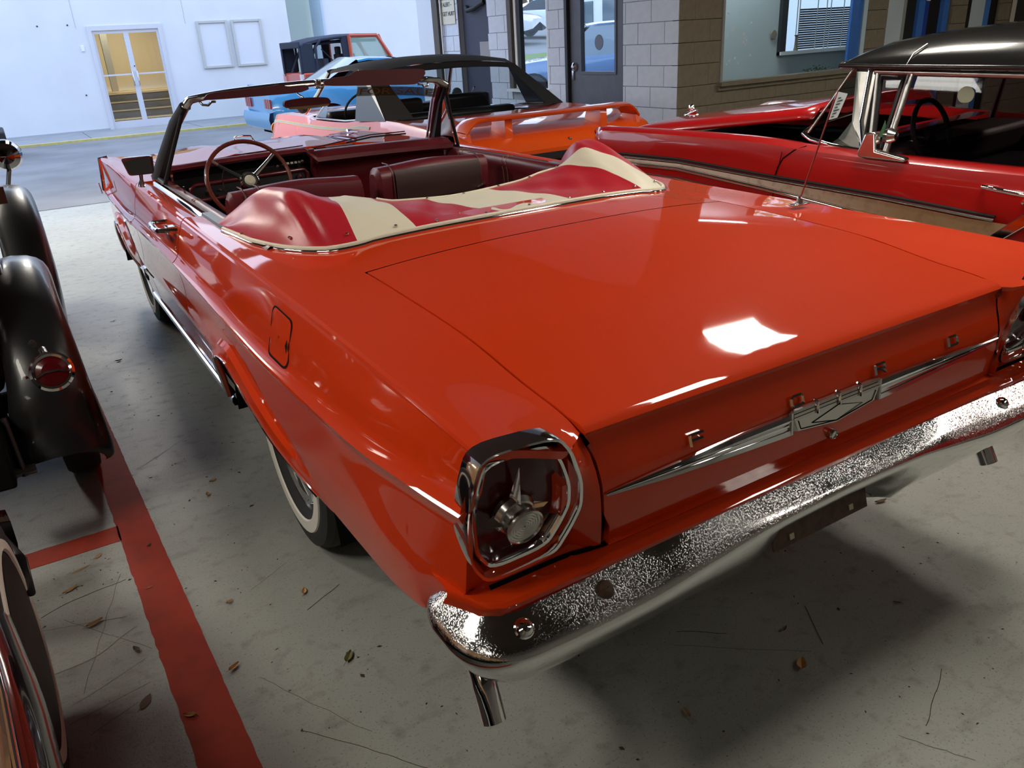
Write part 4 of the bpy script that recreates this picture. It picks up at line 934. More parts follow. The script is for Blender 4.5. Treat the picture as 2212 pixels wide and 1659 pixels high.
w4 = empty('window_4', (9.5, 5.3, 0)); w4['kind'] = 'structure'
for x0, x1, nm, m in ((9.18, 9.32, 'dark_gap', BLACK), (9.32, 9.62, 'pale_panel', MATS['pale_office_wall']), (9.62, 9.74, 'blue_post', mat('mid_blue', (.06, .20, .55), rough=.4)), (9.74, 9.92, 'black_glass', MATS['black_glass'])):
    box(nm, ((x0+x1)/2-9.5, .06, 1.35), (x1-x0, .05, 2.7), m, w4)
p = empty('poster_frame', (10.6, 5.27, 1.75), label='cream framed picture on the tan wall at the top right corner', cat='frame')
MB().box((-.42, 0, 0), (.05, .03, .8)).box((0, 0, -.38), (.84, .03, .05)).box((0, 0, .38), (.84, .03, .05)).box((.42, 0, 0), (.05, .03, .8)).build('frame', mat('cream_frame', (.6, .56, .47), rough=.5), p, smooth=False)
box('picture', (0, .005, 0), (.8, .01, .72), mat('dark_picture', (.03, .03, .03), rough=.2), p); box('mat_board', (.1, -.002, 0), (.42, .004, .5), mat('pale_green_print', (.35, .38, .30), rough=.6), p)
# metal door in the block wall
d2 = empty('door_2', (4.45, 6.66, 0)); d2['kind'] = 'structure'
DM = mat('dark_blue_grey_steel', (.085, .095, .13), rough=.45, noise=(6, .4, (.13, .14, .18)))
m = MB()
for u0, u1, z0, z1 in ((-.49, -.34, 0, 2.1), (.27, .49, 0, 2.1), (-.34, .27, 0, 1.16), (-.34, .27, 1.98, 2.1)): m.box((0, (u0+u1)/2, (z0+z1)/2), (.045, u1-u0, z1-z0))
dl = m.build('door_leaf', DM, d2, smooth=False)
MB().box((-.02, .515, 1.06), (.1, .05, 2.12)).box((-.02, 0, 2.12), (.1, 1.06, .04)).build('door_frame', mat('black_steel', (.015, .015, .02), rough=.5), d2, smooth=False)
MB().box((-.028, -.035, 1.145), (.012, .66, .03)).box((-.028, -.355, 1.57), (.012, .03, .82)).box((-.028, .285, 1.57), (.012, .03, .82)).build('glazing_bead', DM, dl, smooth=False)
box('door_glass', (0, -.035, 1.57), (.006, .62, .82), GLASS, dl)
MB().lathe([(.045, 0), (.05, -.01), (.046, -.03), (.02, -.045), (.001, -.046)], (-.022, .40, 1.21), 'x', 24).build('door_knob', CHROME, dl)
MB().box((-.035, .43, 1.12), (.02, .03, .11)).build('lock_plate', CHROME, dl, bevel=.004)
box('hinge', (-.03, -.505, 1.13), (.03, .02, .16), MATS['black_steel'], dl); box('hinge', (-.03, -.505, 1.92), (.03, .02, .16), MATS['black_steel'], dl)
MB().lathe([(.001, -.004), (.075, -.004), (.08, 0), (.075, .004), (.001, .004)], (-.008, -.035, 1.46), 'x', 24).build('round_sticker', mat('grey_blue_sticker', (.13, .17, .24), rough=.5), dl)
# window beside it
w5 = empty('window_5', (4.45, 8.0, 0)); w5['kind'] = 'structure'
MB().box((-.02, .40, 1.76), (.12, .09, 1.7)).build('window_frame', mat('bronze_frame', (.075, .06, .05), rough=.5), w5, smooth=False)
MB().box((0, .32, 1.76), (.08, .05, 1.7)).box((0, -.40, 1.76), (.08, .03, 1.7)).build('white_stop', mat('white_stop', (.75, .78, .8), rough=.5), w5, smooth=False)
MB().box((0, .25, 1.76), (.06, .06, 1.7)).build('black_gasket', MATS['black_steel'], w5, smooth=False)
MB().box((-.04, 0, .935), (.2, .86, .035)).build('window_sill', mat('white_sill', (.75, .78, .8)), w5, smooth=False)
box('window_glass', (0, -.08, 1.76), (.006, .62, 1.68), GLASS, w5)
# service door in the dark bay, sign pillar, roller frame
dk = MB().box((4.50, 9.39, 1.2), (.04, .82, 2.4)); dk = struct('door_3', dk, mat('dark_slate_blue', (.045, .05, .085), rough=.6))
box('grey_notice_board', (4.47, 9.19, 1.38), (.012, .30, .30), mat('grey_board', (.28, .28, .30), rough=.6), dk); tube('hanging_cable', [(4.46, 9.65, 1.98), (4.42, 9.55, 1.93), (4.42, 9.35, 1.95), (4.46, 9.15, 2.02)], .03, BLACK, dk)
fr = MB().box((4.42, 10.42, 1.65), (.14, .17, 3.3)).box((4.35, 10.32, 1.65), (.03, .03, 3.3)); struct('trim_3', fr, mat('bronze_frame', (0, 0, 0)))
tag(tube('conduit', [(4.36, 10.24, .3), (4.36, 10.24, 3.2)], .016, mat('light_conduit', (.6, .6, .62), rough=.4, metal=.5)), 'thin light metal conduit running up beside the bronze door frame', 'pipe')
struct('wall_end', MB().box((4.5, 10.80, 1.65), (.2, .6, 3.3)), mat('pale_blue_white_wall', (.62, .66, .72), rough=.8))
# safety sign
sg = empty('safety_sign', (4.385, 10.16, 2.0), label='white and green safety notice on the grey block pillar', cat='sign')
sg.rotation_euler = (0, 0, rad(-90))
box('sign_board', (0, 0, .01), (.62, .008, .46), mat('sign_cream', (.62, .60, .50), rough=.5), sg, bevel=.004)
box('sign_header', (0, -.006, .165), (.56, .004, .13), mat('sign_green', (.02, .14, .05), rough=.5), sg)
def text(body, size, loc, m, parent, name='sign_lettering'):
    cu = bpy.data.curves.new('t', 'FONT'); cu.body = body; cu.size = size; cu.align_x = 'CENTER'; cu.align_y = 'CENTER'; cu.extrude = .0012; cu.offset = size*.02
    tmp = bpy.data.objects.new('t', cu); COL.objects.link(tmp); me = bpy.data.meshes.new_from_object(tmp); bpy.data.objects.remove(tmp)
    me.transform(Matrix.Rotation(rad(90), 4, 'X')); me.materials.clear(); me.materials.append(m); o = bpy.data.objects.new(name, me); COL.objects.link(o); o.parent = parent; o.location = loc; return o
text('SAFETY FIRST', .088, (0, -.0095, .165), mat('sign_white', (.85, .85, .8)), sg)
text('STAY ALERT -', .075, (0, -.0055, .035), mat('sign_dark', (.05, .05, .05)), sg); text("DON'T GET HURT", .075, (0, -.0055, -.085), MATS['sign_dark'], sg)
# ------------------------------------------------------------------ painted floor lines
def strip(name, pts, m, lab):
    n = len(pts); V = []; 
    for (x0, y0, x1, y1) in pts: V += [(x0, y0, .0015), (x1, y1, .0015)]
    V += [(a, b, .0) for a, b, c in V]
    k = 2*n; F = [(2*i, 2*i+1, 2*i+3, 2*i+2) for i in range(n-1)]+[(2*i, 2*i+2, k+2*i+2, k+2*i) for i in range(n-1)]+[(2*i+1, k+2*i+1, k+2*i+3, 2*i+3) for i in range(n-1)]
    o = obj(name, V, F, m, None, smooth=False); o['kind'] = 'structure'; return o
def edge(a, b, n, j):
    return [(lerp(a[0], b[0], t)+random.uniform(-j, j), lerp(a[1], b[1], t)) for t in [k/n for k in range(n+1)]]
e1 = edge((-1.372, -1.2), (-1.470, 3.6), 160, .0022); e2 = edge((-1.228, -1.2), (-1.365, 3.6), 160, .0012)
strip('trim_4', [(a[0], a[1], b[0], b[1]) for a, b in zip(e1, e2)], LINE, '')
e1 = [(x, 1.875+random.uniform(-.002, .002)) for x in [-1.428-.04*k for k in range(60)]]; e2 = [(x, 1.765+random.uniform(-.001, .001)) for x, _ in e1]
strip('trim_5', [(a[0], a[1]+.02*0, b[0], b[1]) for a, b in zip(e1, e2)], LINE, '')
# dead leaves and litter
LEAF = [mat('dry_leaf_tan', (.34, .20, .08), rough=.7), mat('dry_leaf_brown', (.12, .075, .035), rough=.7), mat('leaf_olive', (.13, .12, .035), rough=.7), mat('dry_leaf_orange', (.45, .22, .07), rough=.7)]
def leaf(x, y, l, w, rz, mi, curl=.25, flat=False):
    A = []
    for i in range(7):
        t = i/6; ww = w*math.sin(math.pi*min(1, t*.95+.03))**.8*(1-.3*t)
        A.append([(l*(t-.5), q*ww*.5, .002+(0 if flat else curl*l*((t-.5)**2)*1.6+abs(q)*curl*w*.8)) for q in (-1, -.5, 0, .5, 1)])
    m = MB().grid(A); m.tube([(-l*.5, 0, .003+curl*l*.3), (-l*.72, .004, .004)], .0008, n=4)
    o = m.build('leaf', LEAF[mi], None); o.location = (x, y, .0); o.rotation_euler = (0, 0, rz); return o
# ------------------------------------------------------------------ litter
LV = [(-1.56, 1.32, .05, .022, .3, 0, 'curled tan leaf lying left of the red line, biggest on that side'), (-1.51, 1.71, .035, .02, .9, 0, 'small flat tan leaf just below the crossing red line'), (-1.47, 1.12, .03, .018, 2, 1, 'folded brown leaf left of the red line, near a long floor crack'),
      (-1.48, .89, .055, .03, 1.0, 1, 'dark brown leaf scrap pressed flat left of the wide red line near the bottom'), (-1.25, .88, .036, .02, .5, 3, 'orange-tan leaf just right of the red line'), (-.97, .73, .045, .024, .9, 2, 'curled olive-green leaf on bare floor right of the red line'), (-1.39, 1.41, .02, .007, .2, 3, 'thin pale sliver lying on the red line'),
      (-1.35, 1.67, .018, .012, .8, 1, 'tiny black-brown scrap on the red line'), (-1.39, .77, .035, .018, 2.6, 3, 'tan leaf touching the red line close to the bottom edge'), (-1.19, 1.18, .022, .016, .4, 0, 'small brown seed leaf between the red line and the rear wheel'), (-.98, 1.09, .032, .018, 1.2, 3, 'orange leaf beside the shadow of the rear quarter'), (.02, 0.0, .045, .03, .7, 3, 'bright orange leaf with a dark stalk below the middle of the bumper'),
      (-.34, .05, .03, .014, 1.4, 0, 'small tan leaf in the shadow below the bumper'), (.09, .12, .03, .012, .2, 1, 'small brown leaf scrap below the badge in the middle of the bumper'), (.87, .37, .05, .018, 2.9, 1, 'dark curled leaf below the right exhaust tip'), (-1.06, 2.0, .03, .02, .5, 0, 'topmost of the tan scraps beside the rear wheel'), (-1.10, 1.90, .028, .02, 1.5, 0, 'lower one of the tan scraps beside the rear wheel'),
      (-1.19, 3.76, .035, .02, .1, 2, 'yellow-green leaf between the black fender and the red car'), (-1.12, 4.59, .03, .01, .4, 1, 'thin brown scrap far up the aisle between the two cars'), (-1.61, 1.55, .05, .018, .5, 0, 'long pale tan leaf fragment near the lower left car'), (-1.57, 1.66, .06, .014, .3, 0, 'flat tan leaf fragment just under the crossing red line'), (.74, .47, .03, .014, .3, 1, 'small dark scrap on the floor behind the plate bracket'), (.44, .01, .022, .012, 2.2, 1, 'small dark scrap right of the bumper shadow')]
for (x, y, l, w, r, m_, lab) in LV:
    tag(leaf(x, y, l, w, r, m_, flat='flat' in lab), lab, 'leaf', 'fallen leaves on the floor')
random.seed(5)
DB = mat('debris_brown', (.05, .035, .02), rough=.9)
for (regs, hairs, lab) in ((((-1.33, -.9, -.3, 4.5, 190), (-1.0, 1.6, -.7, .9, 200)), ((-1.16, .55, 22, -.7), (.13, .02, 9, .9), (.1, -.3, 12, .2), (-.05, .2, 8, 2.4), (-1.0, 1.0, 8, .4)), 'fine brown crumbs, hairs and twigs scattered over the floor around and behind the convertible'),
                          (((-1.92, -1.36, 1.37, 1.75, 50),), ((-1.7, 1.45, 14, .4),), 'brown crumbs and a hair on the floor just below the crossing red line')):
    G = MB()
    for (xa, xb, ya, yb_, n) in regs:
        for k in range(n):
            x, y = random.uniform(xa, xb), random.uniform(ya, yb_)
            a = random.uniform(0, 6.28); l = random.uniform(.0015, .006)*(2 if random.random() < .12 else 1); w = l*random.uniform(.25, .7)
            c, s = math.cos(a), math.sin(a); G.add([(x+c*l, y+s*l, .001), (x-s*w, y+c*w, .0025), (x-c*l, y-s*l, .001), (x+s*w, y-c*w, .001)], [(0, 1, 2, 3)])
    for (x, y, n, a0) in hairs:
        P = []; a = a0
        for k in range(n): P.append((x, y, .0012)); a += random.uniform(-.12, .12); x += .02*math.cos(a); y += .02*math.sin(a)
        G.tube(P, .0008, n=4)
    tag(G.build('floor_debris', DB, None, smooth=False), lab, 'debris', kind='stuff')
# cracks in the floor paint left of the line
cr_ = MB(); P = spline([(-1.70, 1.15, .001), (-1.58, 1.16, .001), (-1.50, 1.21, .001), (-1.455, 1.235, .001)], 8); cr_.tube(P, .0022, n=4, flat=(1, .4)); P = spline([(-1.80, .95, .001), (-1.62, 1.0, .001), (-1.45, 1.07, .001)], 8); cr_.tube(P, .0010, n=4, flat=(1, .4))
cr_.build('floor_crack', mat('crack_pale', (.36, .36, .31), rough=.8), bpy.data.objects['floor'])
sc_ = MB()
for (a, b) in (((-1.46, 1.55), (-1.62, 1.02)), ((-1.64, 1.40), (-1.43, 1.10)), ((-1.70, 1.38), (-1.47, 1.30)), ((-1.66, .92), (-1.46, .96)), ((-1.62, .85), (-1.50, .9)), ((-1.2, .8), (-1.02, .45)), ((-1.12, 1.2), (-.98, 1.28)), ((-.2, .25), (.08, .02)), ((.02, -.28), (.10, -.42)), ((-1.3, 2.3), (-1.05, 2.5))):
    P = [(lerp(a[0], b[0], k/8)+random.uniform(-.004, .004), lerp(a[1], b[1], k/8), .0006) for k in range(9)]; sc_.tube(P, .0009, n=4, flat=(1, .4))
sc_.build('floor_scratches', mat('scratch_dark', (.14, .13, .11), rough=.8), bpy.data.objects['floor'])['kind'] = 'stuff'
# ------------------------------------------------------------------ generic parts for the other cars
def body_shell(name, parent, m, L, lowz, hl, zb, hb, zctr, arches=(), hm=None, zm=None, cabin=None, n=90, cm=None, endm=None, bz=1.0):
    """closed lower body: y 0..L; cabin=(y0,y1) gets the dark inside"""
    Y = sorted(set([L*k/n for k in range(n+1)]+[c+d for c, r in arches for d in (-r, -r*.98, -r*.93, -r*.85, r*.85, r*.93, r*.98, r)]))
    rows = []; Y = [y for y in Y if 0 <= y <= L]
    for y in Y:
        z0 = lowz(y)
        for c, r in arches:
            if abs(y-c) < r: z0 = max(z0, .33+math.sqrt(max(0, r*r-(y-c)**2))*.98)
        HB, ZB = hb(y), zb(y); HM = hm(y) if hm else HB*1.05; ZM = zm(y) if zm else (ZB*.72); HL = hl(y)
        side = []
        for k in range(9):
            z = lerp(z0, ZB, k/8)
            side.append((float(np.interp(z, [lowz(y), lerp(lowz(y), ZM, .5), ZM-.04, ZM+.04, lerp(ZM, ZB, .6), ZB-.03, ZB], [HL, lerp(HL, HM, .75), HM, HM, lerp(HM, HB, .5), HB, HB-.015*bz])), z))
        top = [(HB*q, lerp(zctr(y), ZB, (q)**3)+0) for q in (.97, .9, .78, .6, .4, .2, 0)]
        half = side+[(a, b+.012*bz) if i < 2 else (a, b) for i, (a, b) in enumerate(top)]
        rows.append([(-a, y, b) for a, b in half]+[(a, y, b) for a, b in reversed(half[:-1])])
    V = [p for r in rows for p in r]; F = gridf(rows); nv = len(rows[0]); idx = []
    for i in range(len(rows)-1):
        for j in range(nv-1):
            dk = cabin and cabin[0] < (rows[i][0][1]+rows[i+1][0][1])/2 < cabin[1] and 10 <= j <= nv-12
            idx.append(1 if dk else 0)
    ms = [m, DARK]
    for r_, fl in ((0, True), (len(rows)-1, False)):
        cidx = len(V); V.append((0, rows[r_][0][1], .55))
        for j in range(nv-1):
            a, b = r_*nv+j, r_*nv+j+1; F.append((a, b, cidx) if fl else (b, a, cidx)); idx.append(0)
    return obj(name, V, F, ms, parent, sharp=32, idx=idx)
def under(parent, L, w, arches, z=(.22, .6)):
    m = MB(); m.box((0, L/2, (z[0]+z[1])/2), (w*1.1, L*.94, z[1]-z[0])); 
    for c, r in arches:
        for s in (-1, 1): m.box((s*w*.62, c, .52), (w*.05, r*2, .5))
    return m.build('underbody', DARK, parent, smooth=False)
def quad(name, P, m, parent, n=8, bow=(0, 0, 0)):
    """bowed quad, P = a,b,c,d (a-b bottom, d-c top)"""
    a, b, c, d = [np.array(p, float) for p in P]; A = []
    for i in range(n+1):
        t = i/n; k = 4*t*(1-t); A.append([tuple(lerp(a, b, t)*(1-q)+lerp(d, c, t)*q+np.array(bow)*k) for q in (0, .25, .5, .75, 1)])
    return surf(name, A, m, parent)
def roof_shell(name, parent, m, st, crown=.05, drop=.03, n=14):
    """st: list of (y, half width, z)"""
    A = []
    for y, h, z in st:
        A.append([(h*q, y, z+crown*(1-abs(q)**2.4)-(drop if abs(q) > .999 else 0)) for q in [-1, -.985, -.94]+[-.85+1.7*k/n for k in range(n+1)]+[.94, .985, 1]])
    return surf(name, A, m, parent, sharp=40)
# ------------------------------------------------------------------ orange convertible with rear wing
ORG = mat('bright_orange_paint', (.72, .085, .008), rough=.3, coat=1)
gt = empty('orange_convertible', (2.05, 3.88, 0), rad(-.5), 'bright orange convertible with black soft top and rear wing by the grey block wall', 'car')
zs = 1.03
gb = dict(lowz=H([(0, .42), (.3, .30), (1.0, .22), (4.0, .22), (4.9, .30), (5.1, .40)]), hl=H([(0, .84), (.5, .88), (4.5, .86), (5.1, .74)]),
          hm=H([(0, .90), (.4, .945), (1.2, .965), (2.2, .935), (3.4, .945), (4.5, .92), (5.1, .76)]), zm=H([(0, .66), (1.2, .66), (3, .62), (5.1, .6)]),
          hb=H([(0, .83), (.3, .88), (1.2, .885), (2.2, .86), (3.4, .85), (4.6, .82), (5.1, .72)]),
          zb=H([(0, .82), (.12, .90), (.5, .965), (1.2, .995), (1.75, .99), (2.3, .94), (3.2, .915), (4.4, .90), (5.0, .84), (5.1, .76)]),
          zctr=H([(0, .82), (.12, .905), (.5, .975), (1.0, .99), (1.33, .985), (1.5, .80), (3.3, .80), (3.5, .985), (4.2, .96), (5.0, .86), (5.1, .76)]))
AR = [(1.12, .37), (4.05, .37)]
body_shell('body', gt, ORG, 5.1, arches=AR, cabin=(1.36, 3.45), **gb); under(gt, 5.1, .9, AR)
for s in (-1, 1):
    for y in (1.12, 4.05): wheel(gt, (s*.82, y, .33), s, r=.33, ww=None, cap=.0, name='wheel')
# wing
wg = MB(); WX = [-.765+1.53*k/40 for k in range(41)]
def wz(x): return 1.050-.09*max(0, (abs(x)-.63)/.135)**2
wg.grid([[(x, y+.04*(abs(x)/.8)**2, wz(x)+d) for y, d in ((.30, -.012), (.12, -.020), (.085, -.010), (.08, .004), (.11, .014), (.20, .016), (.30, .004))] for x in WX], closev=True)
wgo = wg.build('rear_wing', ORG, gt, sharp=50)
for x in (-.42, .42): MB().prism([(x-.03, .12, .85), (x-.03, .34, .93), (x-.03, .30, 1.045), (x-.03, .13, 1.04)], (.06, 0, 0)).build('wing_foot', ORG, wgo, smooth=False)
for s in (-1, 1): MB().prism([(s*.76, .10, .86), (s*.76, .36, .90), (s*.76, .30, .97), (s*.76, .13, .965)], (-s*.03, 0, 0)).build('wing_foot', ORG, wgo, smooth=False)
MB().grid([[(x, -.0+d, z) for d, z in ((0, .74), (-.03, .72), (-.04, .67), (-.03, .62), (0, .60))] for x in [-.86+1.72*k/20 for k in range(21)]]).build('rear_bumper', CHROME, gt)
MB().box((0, -.015, .77), (1.62, .02, .05)).build('black_tail_band', BLACK, gt, smooth=False)
MB().lathe([(.018, .005), (.015, -.01), (.001, -.012)], (.05, .055, .855), 'y', 12).build('trunk_lock', CHROME2, gt)
TOP = mat('black_soft_top', (.020, .019, .019), rough=.85, bump=(300, .3, .001)); 
RT = [(3.06, .60, 1.345), (2.75, .635, 1.375), (2.35, .655, 1.39), (2.05, .66, 1.37), (1.90, .655, 1.33)]
sft = roof_shell('soft_top', gt, TOP, RT, .055, .03)
A = [[(s_, y, z) for s_, y, z in ((-.66+1.32*k/20, 1.90, 1.33+.05*(1-abs(-1+k/10)**2.4)), (-.675+1.35*k/20, 1.83, 1.285+.045*(1-abs(-1+k/10)**2.4)))] for k in range(21)]
MB().grid(A).build('top_rear_edge', TOP, gt)
tube('top_bow_seam', [(h*q, y+.002, z+.056*(1-abs(q)**2.4)) for y, h, z in ((2.35, .655, 1.39),) for q in [-1+k/8 for k in range(17)]], .006, TOP, sft)
for s in (-1, 1):   # sail panels beside the rear window, and quarter behind the door glass
    quad('sail_panel', [(s*.78, 1.30, .99), (s*.58, 1.24, 1.0), (s*.56, 1.84, 1.31), (s*.675, 1.86, 1.30)], TOP, gt)
    MB().add([(s*.78, 1.30, .99), (s*.79, 1.95, .96), (s*.665, 2.10, 1.37), (s*.668, 1.88, 1.31)], [(0, 1, 2, 3)]).build('quarter_fabric', mat('painted_sheen_fabric', (.05, .055, .065), rough=.35), gt, smooth=False)  # reflection on the black fabric is put into its grey colour
    tube('windshield_pillar', [(s*.74, 3.52, .955), (s*.66, 3.28, 1.14), (s*.60, 3.06, 1.34)], .022, CHROME, gt)
    MB().add([(s*.765, 3.08, .94), (s*.765, 2.80, .945), (s*.715, 2.82, 1.10), (s*.66, 3.06, 1.19)][:3], [(0, 1, 2)]).build('vent_glass', mat('hazy_blue_glass', (.20, .28, .42), rough=.2, alpha=.7), gt, smooth=False)
    tube('vent_frame', [(s*.765, 3.08, .94), (s*.715, 2.82, 1.10)], .009, CHROME, gt)
    tube('belt_molding', [(s*.80, 3.3, .925), (s*.805, 2.4, .945), (s*.83, 2.0, .975), (s*.85, 1.6, .995)], .008, CHROME, gt)
    def sx_(y, z):
        HB, ZB, HM, ZM, HL, lz = gb['hb'](y), gb['zb'](y), gb['hm'](y), gb['zm'](y), gb['hl'](y), gb['lowz'](y)
        return float(np.interp(z, [lz, lerp(lz, ZM, .5), ZM-.04, ZM+.04, lerp(ZM, ZB, .6), ZB-.03, ZB], [HL, lerp(HL, HM, .75), HM, HM, lerp(HM, HB, .5), HB, HB-.015]))+.004
    for dz0, dz1, nm, m_ in ((-.066, -.048, 'side_stripe', mat('grey_stripe', (.32, .33, .34), rough=.4)), (-.048, -.044, 'side_stripe_edge', mat('yellow_stripe', (.75, .45, .05), rough=.4)), (-.070, -.066, 'side_stripe_edge', MATS.get('yellow_stripe') or mat('yellow_stripe', (.75, .45, .05), rough=.4))):
        MB().grid([[(s*sx_(y, gb['zb'](y)+lerp(dz0, dz1, q)), y, gb['zb'](y)+lerp(dz0, dz1, q)) for q in (0, .5, 1)] for y in [1.6+.1*k for k in range(33)]]).build(nm, m_, gt)
    MB().lathe([(.001, -.004), (.055, 0), (.06, .02), (.05, .04), (.001, .05)], (s*.88, 3.38, 1.03), 'y', 20).build('side_mirror', mat('dark_glass_mirror', (.14, .17, .19), rough=.15, metal=.5), gt)
quad('rear_window', [(-.58, 1.24, 1.0), (.58, 1.24, 1.0), (.56, 1.84, 1.31), (-.56, 1.84, 1.31)], GLASSD, gt, bow=(0, -.03, .03))
quad('windshield', [(-.73, 3.53, .97), (.73, 3.53, .97), (.60, 3.06, 1.35), (-.60, 3.06, 1.35)], GLASS, gt, bow=(0, .1, .0))
tube('windshield_header', [(-.60, 3.06, 1.345), (0, 3.12, 1.385), (.60, 3.06, 1.345)], .02, CHROME, gt)
ggi = MB(); ggi.box((0, 3.3, .93), (1.4, .3, .10)).box((-.36, 2.25, .85), (.52, .16, .5)).box((.36, 2.25, .85), (.52, .16, .5)).box((0, 1.75, .88), (1.2, .14, .25)); ggi.build('interior', mat('black_vinyl', (.015, .015, .017), rough=.4), gt, bevel=.04)
g2 = MB().tube([(-.38+.19*math.cos(a), 3.02-.10*math.sin(a), .98+.165*math.sin(a)) for a in [2*math.pi*k/28 for k in range(28)]], .012, n=6, closed=True).build('steering_wheel', BLACK, gt)
MB().lathe([(.07, 0), (.075, .015), (.06, .02), (.001, .02)], (-.72, 5.02, .72), 'y', 16).lathe([(.07, 0), (.075, .015), (.06, .02), (.001, .02)], (.72, 5.02, .72), 'y', 16).box((-.86, 4.72, .62), (.02, .20, .05)).build('lamps', mat('amber', (.6, .3, .05), rough=.3), gt)
for o in gt.children:
    if o.name.split('.')[0] in ('soft_top', 'top_rear_edge', 'top_bow_seam', 'sail_panel', 'quarter_fabric', 'windshield_pillar', 'vent_glass', 'vent_frame', 'rear_window', 'windshield', 'windshield_header'):
        for v in o.data.vertices: v.co.x *= 1.11; v.co.z += .012
# ------------------------------------------------------------------ red two-door on the right
RED = mat('deep_red_paint', (.42, .006, .006), rough=.3, coat=1)
rc = empty('red_car', (1.74, 3.25, 0), rad(6.7), 'bright red fifties car with black roof and gold side spear, right of the convertible', 'car')
zf = H([(0, .985), (.06, 1.012), (.15, 1.02), (.7, 1.022), (1.2, 1.018), (1.55, .995), (1.9, .978), (2.6, .958), (3.6, .95), (5.2, .93)])
def rs_x(a, z):
    t = zf(a)-z; return float(np.interp(t, [0, .02, .06, .13, .22, .34, .55, .8], [.05, .015, 0, .004, .0, .02, .035, .10]))
RW = 1.95
def nose(a, z): return 0
for side in (0, 1):
    f = (lambda v: v) if side == 0 else (lambda v: RW-v); A = []
    for a in [0, .01, .03, .06, .1, .15, .22, .3]+[.4+.1*k for k in range(49)]:
        z0 = .28
        for c, r in ((.92, .40), (3.95, .40)):
            if abs(a-c) < r: z0 = .36+math.sqrt(r*r-(a-c)**2)*.85
        if a < .3: z0 = max(z0, lerp(.62, .30, a/.3))
        Z = zf(a)
        if a < .1: Z -= 0
        bulge = .10*(1-min(1, a/.16))**2
        col = []
        for k in range(13):
            z = lerp(z0, Z-.02, k/12); col.append((f(rs_x(a, z)+bulge*.8), -a-(0 if a else 0), z))
        for x, dz in ((.05, 0), (.10, .0), (.17, -.012), (.24, -.04), (.29, -.05 if a < 1.45 else -.03)): col.append((f(x+bulge*.3), -a, Z+dz))
        A.append(col)
    b_ = surf('fender_and_door' if side == 0 else 'far_side', A, RED, rc, sharp=35)
    m = MB(); 
    # hooded nose closing the fender
    c0 = A[0]; ctr = (f(.14), .0, .82); m.add(c0+[ctr], [(k, k+1, len(c0)) for k in range(len(c0)-1)]); m.build('fender_nose', RED, b_, sharp=60)
    tube('headlight_rim', [(f(.16+.10*math.cos(q)), .03, .80+.10*math.sin(q)) for q in [2*math.pi*k/20 for k in range(21)]], .014, CHROME, b_)
# lower dark interior of the engine bay, radiator support, cowl
MB().box((RW/2, -2.6, .45), (RW-.25, 4.9, .36)).box((RW/2, -.75, .80), (1.35, 1.35, .16)).box((RW/2, -2.0, .72), (RW-.22, 1.0, .2)).build('underbody', DARK, rc, smooth=False)
A = [[(x, -a, z) for a, z in ((1.45, .955), (1.52, .98), (1.60, 1.0), (1.75, 1.005))] for x in [.25+1.45*k/12 for k in range(13)]]
MB().grid(A).build('cowl', RED, rc)
# hood, hinged in front, its rear standing open
A = []
for k in range(21):
    x = .33+1.29*k/20; q = abs(k-10)/10
    A.append([(x, -a, lerp(.945, 1.115, a/1.42)+.035*(1-q**3)-.02*(1-min(1, a/.15))+(-.03 if k in (0, 20) else 0)) for a in (-.03, 0, .05, .15, .35, .6, .85, 1.1, 1.3, 1.40)])
hd_ = surf('hood', A, RED, rc, solid=.02)
tube('hood_ornament', [(.97, .0, .96), (.97, -.02, 1.0), (.97, -.10, 1.03)], [.03, .02, .012], CHROME, rc); MB().lathe([(.001, -.02), (.02, -.012), (.026, 0), (.02, .012), (.001, .02)], (.97, -.05, 1.045), 'x', 14).build('ornament_ring', CHROME, rc)
tube('side_scratch_molding', [(-.001, -a, z) for a, z in ((1.45, .96), (1.44, .90), (1.41, .80))], .002, DARK, rc, n=4)
# side spear
up = H([(.78, .862), (1.41, .822), (2.0, .79), (2.5, .752), (2.7, .74)]); lo = H([(.78, .822), (1.41, .765), (2.0, .70), (2.5, .668), (2.7, .66)])
GOLD = tex_mat('aged_gold_anodised', lambda t, b: None); g_ = GOLD.node_tree; b_ = g_.nodes['Principled BSDF']; b_.inputs['Roughness'].default_value = .5; b_.inputs['Metallic'].default_value = .3
tcn = N(g_, 'ShaderNodeTexCoord'); spn = N(g_, 'ShaderNodeSeparateXYZ'); mrn = N(g_, 'ShaderNodeMapRange'); mrn.inputs[1].default_value = -1.2; mrn.inputs[2].default_value = -2.1
nn = N(g_, 'ShaderNodeTexNoise', i_Scale=25.0, i_Detail=6.0); mxn = N(g_, 'ShaderNodeMix', data_type='RGBA'); mxn.inputs[6].default_value = (.66, .62, .50, 1); mxn.inputs[7].default_value = (.34, .23, .12, 1)
mx2 = N(g_, 'ShaderNodeMix', data_type='RGBA'); mx2.inputs[7].default_value = (.16, .09, .04, 1); mr2 = N(g_, 'ShaderNodeMapRange'); mr2.inputs[1].default_value = .5; mr2.inputs[2].default_value = .8; mr2.inputs[4].default_value = .6
g_.links.new(tcn.outputs['Object'], spn.inputs[0]); g_.links.new(spn.outputs['Y'], mrn.inputs[0]); g_.links.new(mrn.outputs[0], mxn.inputs[0]); g_.links.new(tcn.outputs['Object'], nn.inputs['Vector']); g_.links.new(nn.outputs['Fac'], mr2.inputs[0]); g_.links.new(mr2.outputs[0], mx2.inputs[0]); g_.links.new(mxn.outputs[2], mx2.inputs[6]); g_.links.new(mx2.outputs[2], b_.inputs['Base Color'])
AA = [.3, .5, .78, 1.0, 1.2, 1.41, 1.6, 1.8, 2.0, 2.2, 2.4, 2.50]
